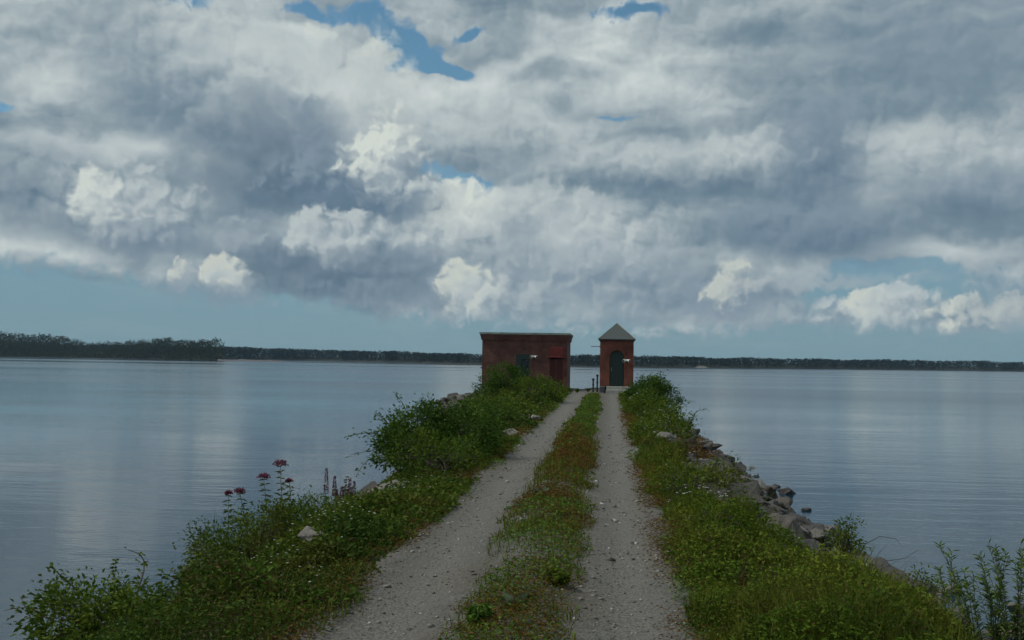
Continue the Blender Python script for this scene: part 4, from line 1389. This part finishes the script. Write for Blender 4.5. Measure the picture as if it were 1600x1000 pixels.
# right of the track
bush('rounded_shrub', 'dense rounded shrub partly hiding the tower steps on the right of the track end',
     gnd(1.75, 45.5, -.1), [(-.15, 0, .75, .75, 1.0, .60, 3), (.35, 0, 1.0, .50, .8, .62, 3), (-.55, .2, .45, .5, .9, .5, 1.6), (.85, .2, .55, .5, .9, .5, 1.8)], .085, 7000, m_bush, 120, .19)
bush('low_bush', 'broad low bush below the rounded shrub on the right bank',
     gnd(1.3, 35.5), [(0, 0, .3, .6, 2.4, .46, 3), (.45, -.8, .25, .45, 2.0, .4, 2)], .075, 5600, m_bush_b, 100, .19)
bush('low_bush', 'olive low bush on the right bank above the first riprap',
     gnd(1.4, 27.5), [(0, 0, .3, .5, 1.8, .44, 3), (.3, -.6, .3, .4, 1.4, .40, 2), (-.5, -1, .2, .5, 1.4, .34, 1.5)], .065, 3400, m_bush_b, 80, .17,
     sprays=[((.5, .3, .5), (.9, .3, .95), 18), ((.7, -.5, .4), (1.15, -.5, .75), 16)])
bush('low_bush', 'reddish olive bush between the grass and the riprap on the right',
     gnd(1.75, 22.3), [(0, 0, .2, .4, .8, .32, 3)], .050, 1000, m_dry, 30, .12)
bush('low_bush', 'small weedy bush beside the bare arching twigs on the right bank',
     tuple(on_ground(1318, 882)), [(0, 0, .3, .28, .34, .34, 3), (.1, 0, .5, .2, .2, .22, 1)], .050, 800, m_bush_b, 28, .11)
bush('low_bush', 'yellowish green bush left of the willow shrub at the water edge',
     tuple(on_ground(1432, 962)), [(0, 0, .22, .36, .4, .32, 3)], .045, 1100, m_cover, 30, .11)
bush('leafy_mound', 'bright green leafy mound in the middle of the right grass bank',
     gnd(1.15, 15.2), [(0, 0, .2, .55, .8, .34, 3), (.5, .8, .2, .45, .7, .32, 2)], .040, 4200, m_cover, 90, .13)
bush('leafy_mound', 'low green leafy mound nearest the track on the right bank',
     gnd(1.15, 11.6), [(0, 0, .14, .4, .6, .26, 3)], .034, 2600, m_cover, 60, .11)

# left foreground thickets
bush('leafy_thicket', 'broad leaved green thicket in the lower left corner',
     gnd(-4.6, 10.0), [(0, 0, .35, .55, .6, .38, 3), (-.65, .3, .42, .5, .5, .42, 2.4), (.6, -.2, .3, .5, .5, .34, 2)], .055, 8500, m_bush_b, 120, .16,
     sprays=[((-.7, .5, .6), (-1.15, .5, .95), 18), ((-.2, .5, .7), (-.35, .6, 1.12), 20), ((-1.0, .2, .4), (-1.45, .2, .55), 16)])
bush('leafy_thicket', 'dark weedy thicket behind the lower left corner, dotted with white asters',
     gnd(-4.15, 12.3), [(0, 0, .45, .55, .8, .5, 3), (-.15, -.7, .3, .45, .6, .40, 2.2), (-.6, .5, .3, .45, .7, .38, 2)], .040, 8500, m_cover_dark, 120, .15)
bush('leafy_thicket', 'mixed green thicket below the tall pink flowered weeds',
     gnd(-4.35, 14.8), [(0, 0, .4, .6, .8, .48, 3), (.7, -.3, .3, .5, .7, .38, 2.2)], .046, 9000, m_bush_b, 130, .15)
bush('leafy_thicket', 'bright green weed clump below the purple flower spikes',
     gnd(-4.25, 17.0), [(0, 0, .22, .4, .5, .30, 3), (.5, -.2, .2, .4, .5, .26, 1.5)], .045, 2600, m_cover, 60, .12)
bush('broad_leaf_weed', 'broad leaved weed with pale green leaves at the bottom left edge of the track',
     gnd(-3.05, 8.7), [(0, 0, .12, .26, .26, .16, 1)], .085, 190, m_strip, 16, .08, cat='weed')

# ------------------------------------------------------------------ tall single plants
def stalk_plant(name, label, cat, loc, H, leafmat, whorls, leafL, leafW, lean=(0, 0), nper=5, head=None, headmat=None, group=None, leafdir=(-.1, .5), nstem=1, spread=.1):
    root = empty(name, loc)
    tag(root, label, cat, group)
    fol, hd, paths = Foliage(), Foliage(), []
    for s_ in range(nstem):
        h = H * (1 if s_ == 0 else random.uniform(.62, .95))
        b = (random.gauss(0, spread * .4), random.gauss(0, spread * .4), 0) if s_ else (0, 0, 0)
        top = Vector((b[0] + lean[0] * h + (random.gauss(0, spread) if s_ else 0), b[1] + lean[1] * h + (random.gauss(0, spread) if s_ else 0), h))
        pts = curve(b, top, .03, 6)
        paths.append((pts, .008, .003))
        P_ = np.array([p[:] for p in pts])
        for k in range(whorls):
            f = .2 + .78 * k / max(1, whorls - 1)
            i_ = min(4, int(f * 5)); fr = f * 5 - i_
            c = P_[i_] * (1 - fr) + P_[i_ + 1] * fr
            d = rdir(nper, *leafdir)
            sc_ = leafL * (1.1 - .55 * f)
            fol.leaves(np.repeat(c[None], nper, 0), d, sc_ * rng.uniform(.7, 1.2, nper), leafW * (1.1 - .5 * f), rng.uniform(.1, .9, nper), .35)
        if head:
            head(hd, P_[-1], P_[-1] - P_[-2])
    stems_mesh('stem', paths, root, m_bark)
    fol.build('leaves', leafmat, root)
    if hd.n:
        hd.build('flower_head', headmat, root)
    return root

def dome_head(r):
    def f(hd, c, d):
        n = 230
        dd = rdir(n, -.1, 1)
        pos = c + dd * np.array([r * .72, r * .72, r * .52]) * rng.uniform(.15, 1.05, (n, 1)) + np.array([0, 0, .0])
        hd.leaves(pos, dd + rdir(n) * .5, .028, .020, rng.random(n))
    return f
def spike_head(h):
    def f(hd, c, d):
        n = 210
        u = rng.random(n)
        a = rng.uniform(0, 6.28, n)
        r = .024 * (1.1 - u)
        pos = c + np.stack([np.cos(a) * r, np.sin(a) * r, (u - .35) * h], 1)
        hd.leaves(pos, np.stack([np.cos(a), np.sin(a), .2 + 1.2 * rng.random(n)], 1), .030, .018, rng.random(n))
    return f
JG = 'tall pink flowered weeds on the left bank'
for (px, py, Y, r, lab) in (
    (438, 726, 14.5, .125, 'tallest pink flowered weed on the left bank, dome held highest'),
    (412, 746, 14.4, .11, 'pink flowered weed just left of the tallest one'),
    (452, 752, 14.7, .06, 'small headed pink weed just right of the tallest one'),
    (375, 769, 14.2, .10, 'pink flowered weed third in height, second from the left'),
    (357, 771, 14.3, .06, 'leftmost of the pink flowered weeds, with a small head')):
    p = on_y(px, py, Y)
    bx_ = p.x + random.uniform(.05, .25)
    zb = gz(bx_, Y)
    H = p.z - zb
    stalk_plant('pink_flowered_weed', lab, 'wildflower', (bx_, Y, zb), H, m_cover_dark, 15, .15, .035, lean=((p.x - bx_) / H, 0), nper=5, head=dome_head(r), headmat=m_petal_p, group=JG)
LG = 'purple flower spikes on the left bank'
for (px, py, Y, h, lab) in (
    (511, 734, 17.4, .42, 'tallest purple flower spike on the left bank, left of the spreading bush'),
    (523, 746, 17.3, .32, 'purple flower spike just right of the tallest spike'),
    (533, 762, 17.2, .30, 'shortest purple flower spike, in the middle of the row'),
    (546, 750, 17.5, .36, 'purple flower spike nearest the spreading bush but one'),
    (552, 754, 17.6, .30, 'purple flower spike nearest the spreading bush')):
    p = on_y(px, py, Y)
    zb = gz(p.x, Y)
    stalk_plant('purple_flower_spike', lab, 'wildflower', (p.x + .04, Y, zb), max(.4, p.z - zb - h * .6), m_cover_dark, 12, .10, .022, lean=(-.05, 0), nper=4, head=spike_head(h), headmat=m_petal_v, group=LG)
p = on_y(186, 872, 11.6)
stalk_plant('leafy_shoot', 'tall leafy green shoot standing above the lower left thicket', 'weed', (p.x, 11.6, gz(p.x, 11.6)), p.z - gz(p.x, 11.6), m_cover, 22, .10, .05, lean=(-.04, 0), nper=4, nstem=2, spread=.08)
# the willow shrub at lower right
root = empty('willow_shrub', gnd(4.42, 12.3, -.1))
tag(root, 'upright willow shrub with narrow leaves at the lower right water edge', 'shrub')
paths, fol = [], Foliage()
for k in range(66):
    fx_ = random.uniform(-.70, .72)
    hh = (1.72 - .5 * abs(fx_) ** 1.6) * random.choice([1, .95, .88, .8, .66, .55, .45])
    b = (fx_ * .45 + random.gauss(0, .06), random.gauss(0, .12), 0)
    tp = (fx_ * 1.05 + random.gauss(0, .12), random.gauss(0, .24), hh)
    pts = curve(b, tp, .06, 7)
    paths.append((pts, .009, .002))
    P_ = np.array([q[:] for q in pts])
    n = int(52 * hh)
    f = .18 + .82 * rng.random(n) ** .9
    i_ = np.clip((f * 6).astype(int), 0, 5); fr = (f * 6 - i_)[:, None]
    pos = P_[i_] * (1 - fr) + P_[i_ + 1] * fr
    ax = unit(P_[i_ + 1] - P_[i_])
    d = ax * .75 + rdir(n, -.5, .5)
    fol.leaves(pos, d, rng.uniform(.05, .105, n), .016, rng.uniform(.1, .95, n), .22)
stems_mesh('branches', paths, root)
fol.build('foliage', m_willow, root)
# bare twigs
def twig(name, label, loc, paths):
    bm = bmesh.new()
    for pts, r in paths:
        q = [Vector(p) for p in pts]
        add_tube(bm, q, [r * (1 - .7 * i / (len(q) - 1)) for i in range(len(q))], 5)
    return tag(bm_obj(name, bm, m_bark, loc=loc), label, 'twig')
b = on_ground(1340, 880); b = Vector((b.x, b.y, b.z))
def rel(px, py, Y):
    return on_y(px, py, b.y + Y - 16) - b
twig('bare_twig', 'thin bare twigs arching over the water on the right', b,
     [([rel(1338, 876, 16), rel(1352, 850, 16), rel(1375, 838, 16.1), rel(1400, 842, 16.2), rel(1408, 852, 16.2)], .008),
      ([rel(1340, 878, 16), rel(1362, 874, 16), rel(1390, 876, 16.1), rel(1415, 872, 16.1), rel(1436, 858, 16.2)], .008),
      ([rel(1320, 880, 16), rel(1324, 845, 16), rel(1322, 825, 16)], .008),
      ([rel(1324, 850, 16), rel(1332, 825, 16), rel(1334, 800, 16)], .006)])
p = on_y(1416, 925, 15.0)
twig('dead_stick', 'short dead stick standing left of the willow shrub', p, [([(0, 0, -.25), (0, 0, 0), (.03, 0, .12)], .007)])
p = on_y(50, 970, 11.0)
twig('dead_stick', 'leaning dead stick in the lower left corner over the water', p, [([(.02, 0, -.45), (0, 0, 0), (-.09, 0, .16), (-.13, 0, .25)], .008)])
p = on_y(333, 832, 13.2)
twig('bare_twig', 'thin bare upright twig above the left thicket, left of the pink weeds', p, [([(0, 0, -.7), (0, 0, 0), (.02, 0, .32)], .005), ([(0, 0, -.05), (.05, 0, .2)], .004)])

# pale woolly rosettes and a few weeds in the strip between the tracks
def rosette(label, loc, R, n, material, cat='weed', name='woolly_rosette', elev=(.1, .8)):
    fol = Foliage()
    a = rng.uniform(0, 6.28, n)
    e = rng.uniform(*elev, n)
    d = np.stack([np.cos(a) * np.cos(e), np.sin(a) * np.cos(e), np.sin(e)], 1)
    L = R * rng.uniform(.6, 1.1, n)
    fol.leaves(np.repeat(np.array([[0, 0, .02]]), n, 0), d, L, L * .42, rng.random(n), .32)
    o = fol.build(name, material, loc=loc)
    return tag(o, label, cat)
p = on_ground(806, 952); rosette('pale woolly leaf rosette in the middle strip, nearest the camera', p, .15, 34, m_mullein, elev=(.05, .9))
p = on_ground(826, 934); rosette('smaller pale woolly rosette just behind the nearest one in the strip', p, .12, 26, m_mullein, elev=(.05, .9))
p = on_ground(845, 778); rosette('pale weed at the left edge of the strip further up the track', p, .16, 30, m_mullein, elev=(.3, 1.2))
p = on_ground(870, 918); stalk_plant('small_weed', 'yellow green weed in the right half of the middle strip', 'weed', p, .15, m_cover, 8, .075, .03, nper=6, nstem=5, spread=.06)
p = on_ground(745, 980); stalk_plant('small_weed', 'green weed at the left edge of the strip near the frame bottom', 'weed', p, .16, m_strip, 8, .08, .035, nper=6, nstem=6, spread=.08)
for (px, lab, dx_) in ((902, 'small weed on the skyline between the building and the posts, left one', 0), (918, 'small weed on the skyline just left of the iron posts', 0)):
    p = on_y(px, 612, 55.6)
    rosette(lab, (p.x, 55.6, gz(p.x, 55.6)), .28, 16, m_bush, name='small_weed', elev=(.8, 1.5))

# single leafy weeds standing out of the low growth
WL = 'single leafy weed standing out of the low growth on the left bank'
WR = 'single leafy weed standing out of the grass on the right bank'
wp = []
for k in range(5):
    wp.append(stalk_plant('leafy_weed', WL, 'weed', (0, 0, -300), 1.0, [m_cover_dark, m_bush_b, m_cover, m_brown, m_cover_dark][k], 13, .15, .055, lean=(random.uniform(-.1, .1), random.uniform(-.1, .1)), nper=5, nstem=2 + k % 3, spread=.16))
n_w = 0
def put_weed(x, y, H, label, group):
    global n_w
    src = wp[n_w % 5]
    if n_w < 5:
        o = src
    else:
        o = src.copy(); col.objects.link(o)
        for ch in src.children:
            c = ch.copy(); col.objects.link(c); c.parent = o
    n_w += 1
    o.location = (x, y, gz(x, y))
    o.scale = (H * 1.05, H * 1.05, H)
    o.rotation_euler = (0, 0, random.uniform(0, 6.28))
    o['label'], o['group'] = label, group
for k in range(42):
    y = 8 + 26 * random.random() ** 1.5
    x = random.uniform(-5.6, -3.2)
    if not clear_of(np.array([x]), np.array([y]))[0]: continue
    put_weed(x, y, random.uniform(.30, .40) + max(0, (-2.4 - x)) * random.uniform(.06, .20), WL, 'leafy weeds on the left bank')
for k in range(26):
    y = 9 + 24 * random.random() ** 1.4
    x = random.uniform(.95, float(cover_edge(y)) + .1)
    put_weed(x, y, random.uniform(.26, .48), WR, 'leafy weeds on the right bank')
# ------------------------------------------------------------------ far shore
PXS = [-160, 352, 480, 700, 920, 1050, 1200, 1600, 1780]
DST = [1250, 1195, 1195, 870, 758, 801, 930, 1282, 1380]
HTS = [13.5, 13.0, 12.0, 8.2, 7.4, 7.5, 8.0, 9.8, 10.2]
def shore_pt(px, extra=0.0):
    d = pix(px, 562 + .015 * (px - 800))
    v = Vector((d.x, d.y, 0)).normalized()
    return v * (float(np.interp(px, PXS, DST)) + extra)
m_shore, t = mat('far_shore_ground')
n, _ = t.noise(worldco(t), .05, 5, .6)
t.put(t.b.inputs['Base Color'], t.ramp(n, [(.35, (.014, .020, .012)), (.7, (.035, .036, .024))]))
t.b.inputs['Roughness'].default_value = .95
pxs = np.linspace(-160, 1780, 130)
V = []
for k, (e, z) in enumerate(((-3, -.3), (2, .35), (8, 1.0), (30, 3.5), (90, 4.2), (1500, 4.2))):
    for x in pxs:
        q = shore_pt(x, e + (2.5 * float(vnoise(x, 0, .08, 61)) if k < 3 else 0))
        V.append((q.x, q.y, z))
n_ = len(pxs)
i_ = (np.arange(5)[:, None] * n_ + np.arange(n_ - 1)[None]).ravel()
tag(np_mesh('far_shore', V, np.stack([i_, i_ + 1, i_ + 1 + n_, i_ + n_], 1), m_shore, smooth=True), kind='structure')
wood = Foliage()
for row, (ex_, nt) in enumerate(((7, 1000), (16, 800), (34, 600), (60, 500))):
    px = rng.uniform(-150, 1770, nt)
    for x in px:
        q = shore_pt(x, ex_ + rng.normal(0, 3))
        H = float(np.interp(x, PXS, HTS)) * (.94 + .04 * rng.random() + .16 * float(vnoise(x, 0, .02, 62)) + .05 * float(vnoise(x, 0, .12, 63))) + (.6 if row > 1 else 0) - (1.2 if row == 0 else 0) - (2.5 if row == 0 and 1084 < x < 1108 else 0)
        R = H * rng.uniform(.28, .42)
        nn = 40
        u = rng.random(nn) ** .7
        d = rdir(nn, -.5, 1)
        prof = np.sqrt(np.clip(1 - (np.abs(u - .42) / .62) ** 2, .02, 1))
        pos = np.stack([q.x + d[:, 0] * R * prof, q.y + d[:, 1] * R * prof, 1.0 + H * (.02 + .93 * u)], 1)
        sz = H * .13 * rng.uniform(.7, 1.3, nn)
        wood.leaves(pos, d + np.array([0, 0, -.2]), sz, sz * .9, .25 + .35 * rng.random() + .25 * (rng.random(nn) - .3), .2)
tag(wood.build('far_woods', m_far), kind='stuff')
# bare sand patch
m_sand = plain_mat('sand', (.24, .22, .19), .95, .2, .3)
V = []
xs_ = np.linspace(1086, 1106, 16)
for k, (e, z) in enumerate(((-2, .1), (3, .9), (10, 1.9))):
    for x in xs_:
        f = 1 - abs((x - 1096) / 10) ** 2
        q = shore_pt(x, e)
        V.append((q.x, q.y, .1 + (z + .0) * (.25 + .75 * f) + (.3 * float(vnoise(x, k, .4, 66)))))
i_ = (np.arange(2)[:, None] * 16 + np.arange(15)[None]).ravel()
tag(np_mesh('sand_bank', V, np.stack([i_, i_ + 1, i_ + 17, i_ + 16], 1), m_sand, smooth=True), kind='structure')

# ------------------------------------------------------------------ the wooded point on the left
IPX = [-80, 0, 350]
IDS = [1300, 1175, 870]
def isl(px, extra=0.0):
    d = pix(px, 562 + .015 * (px - 800))
    v = Vector((d.x, d.y, 0)).normalized()
    return v * (float(np.interp(px, IPX, IDS)) + extra)
V = []
pxs = np.linspace(-80, 352, 60)
for k, (e, z) in enumerate(((-2, -.2), (3, .5), (14, 4.0), (60, 6.0), (170, -.5))):
    for x in pxs:
        q = isl(x, e + (3 * float(vnoise(x, 0, .1, 71)) if k < 2 else 0))
        V.append((q.x, q.y, z * (1 if x < 345 else .3)))
n_ = 60
i_ = (np.arange(4)[:, None] * n_ + np.arange(n_ - 1)[None]).ravel()
tag(np_mesh('wooded_point', V, np.stack([i_, i_ + 1, i_ + 1 + n_, i_ + n_], 1), m_shore, smooth=True), kind='structure')
# the low spit running out from it
V = []
xs_ = np.linspace(340, 449, 40)
for k, (e, z) in enumerate(((-3, -.1), (0, 1.5), (9, 1.6), (14, -.1))):
    for x in xs_:
        d = pix(x, 562 + .015 * (x - 800)); v = Vector((d.x, d.y, 0)).normalized()
        q = v * (870 - (x - 350) * .55 + e)
        zz = z * (.75 + .7 * float(vnoise(x, k, .3, 72))) * min(1, (449 - x) / 12)
        V.append((q.x, q.y, zz if z > 0 else z))
i_ = (np.arange(3)[:, None] * 40 + np.arange(39)[None]).ravel()
tag(np_mesh('stony_spit', V, np.stack([i_, i_ + 1, i_ + 41, i_ + 40], 1), m_block, smooth=True), kind='structure')

def tree_proto(seed, style, material, unit_h=1.0):
    "a tree one metre tall, to be scaled: trunk with limbs and a ragged crown"
    r_ = np.random.default_rng(seed)
    root = empty('broadleaf_tree' if style == 'round' else 'pine_tree', (0, 0, -500))
    fol, paths = Foliage(), []
    paths.append(([Vector((0, 0, -.02)), Vector((.01, 0, .3)), Vector((-.01, .01, .62)), Vector((0, 0, .9))], .020, .004))
    ncl = 26
    for k in range(ncl):
        u = (k + r_.random()) / ncl
        a = r_.uniform(0, 6.28)
        if style == 'round':
            z = .20 + .76 * u
            rr = .27 * math.sqrt(max(.03, 1 - ((z - .52) / .47) ** 2)) * r_.uniform(.55, 1.15)
        else:
            z = .28 + .70 * u
            rr = .23 * (1 - u) ** .6 * r_.uniform(.5, 1.25) + .02
        c = np.array([math.cos(a) * rr, math.sin(a) * rr, z])
        paths.append(([Vector((0, 0, max(.1, z - .12))), Vector(c * np.array([.5, .5, 1]) - np.array([0, 0, .04])), Vector(c)], .007, .002))
        n = 16
        off = r_.normal(0, 1, (n, 3)) * np.array([.065, .065, .042])
        sz = .062 * r_.uniform(.7, 1.3, n)
        fol.leaves(c + off, unit(off) + rdir(n) * .6, sz, sz * .8, r_.uniform(.15, .6) + r_.normal(0, .15, n), .2)
    stems_mesh('trunk', paths, root)
    fol.build('crown', material, root)
    return root
protos = [tree_proto(900 + k, 'round' if k % 4 else 'pine', m_tree if k % 2 else m_tree_b) for k in range(7)]
used = set()
TOPX = [-80, 0, 35, 65, 85, 110, 130, 150, 190, 215, 245, 270, 300, 335, 349, 352]
TOPH = [37, 36, 34, 36, 33, 30, 26, 24, 26, 28, 32, 33, 31.5, 34, 29, 22]
def place_tree(px, extra, hs, label, group, which=None):
    k = which if which is not None else random.randrange(len(protos))
    src = protos[k]
    q = isl(px, extra)
    if k not in used:
        o = src
        used.add(k)
    else:
        o = src.copy(); col.objects.link(o)
        for ch in src.children:
            c = ch.copy(); col.objects.link(c); c.parent = o
    H = float(np.interp(px, TOPX, TOPH)) * float(np.interp(px, IPX, IDS)) / F * hs
    o.location = (q.x, q.y, .5)
    w = H * random.uniform(.85, 1.2) * (1.25 if hs < .7 else 1)
    o.scale = (w, w, H)
    o.rotation_euler = (0, 0, random.uniform(0, 6.28))
    for kk in ('group',):
        if kk in o: del o[kk]
    tag(o, label, 'tree', group)
    return o
TG = 'trees on the wooded point across the water'
x = -60.0
while x < 335:
    place_tree(x, 22 + random.uniform(-5, 12), random.uniform(.84, 1.0), 'tree of the dark back row on the wooded point across the water', TG + ', back row')
    x += random.uniform(5.5, 9) if x > 190 or x < 125 else random.uniform(8, 12)
x = -60.0
while x < 332:
    place_tree(x, 9 + random.uniform(-3, 4), random.uniform(.50, .74) if x < 205 else random.uniform(.62, .95), 'shorter tree of the front row along the shore of the wooded point', TG + ', front row')
    x += random.uniform(7, 12)
place_tree(338, 10, 1.0, 'last tree at the right tip of the wooded point, with a full round crown', None, 1)
place_tree(346, 7, .72, 'small tree leaning out at the very tip of the wooded point', None, 2)
for k, src in enumerate(protos):
    if k not in used:
        place_tree(20 + 40 * k, 30, .95, 'tree of the dark back row on the wooded point across the water', TG + ', back row', k)
under = Foliage()
for k in range(700):
    px = rng.uniform(-70, 350)
    q = isl(px, rng.uniform(1, 9))
    H = rng.uniform(2.5, 6.5)
    n = 12
    d = rdir(n, -.2, 1)
    pos = np.array([q.x, q.y, .6]) + d * np.array([2.6, 2.6, H]) * rng.random((n, 1)) ** .5
    under.leaves(pos, d, 1.3, 1.1, rng.random(n))
tag(under.build('shore_undergrowth', m_tree_b), kind='stuff')
# ------------------------------------------------------------------ the air over the lake
m_haze = bpy.data.materials.new('haze')
m_haze.use_nodes = True
t = NT(m_haze.node_tree)
t.n.clear()
v = t.new('ShaderNodeVolumePrincipled')
v.inputs['Color'].default_value = (0.50, 0.76, 1.0, 1)
v.inputs['Density'].default_value = 0.00009
v.inputs['Anisotropy'].default_value = 0.0
o = t.new('ShaderNodeOutputMaterial')
t.l.new(v.outputs[0], o.inputs['Volume'])
bm = bmesh.new()
add_box(bm, -4300, 4300, -300, 4500, -4.5, 45)
tag(bm_obj('haze', bm, m_haze), kind='stuff')
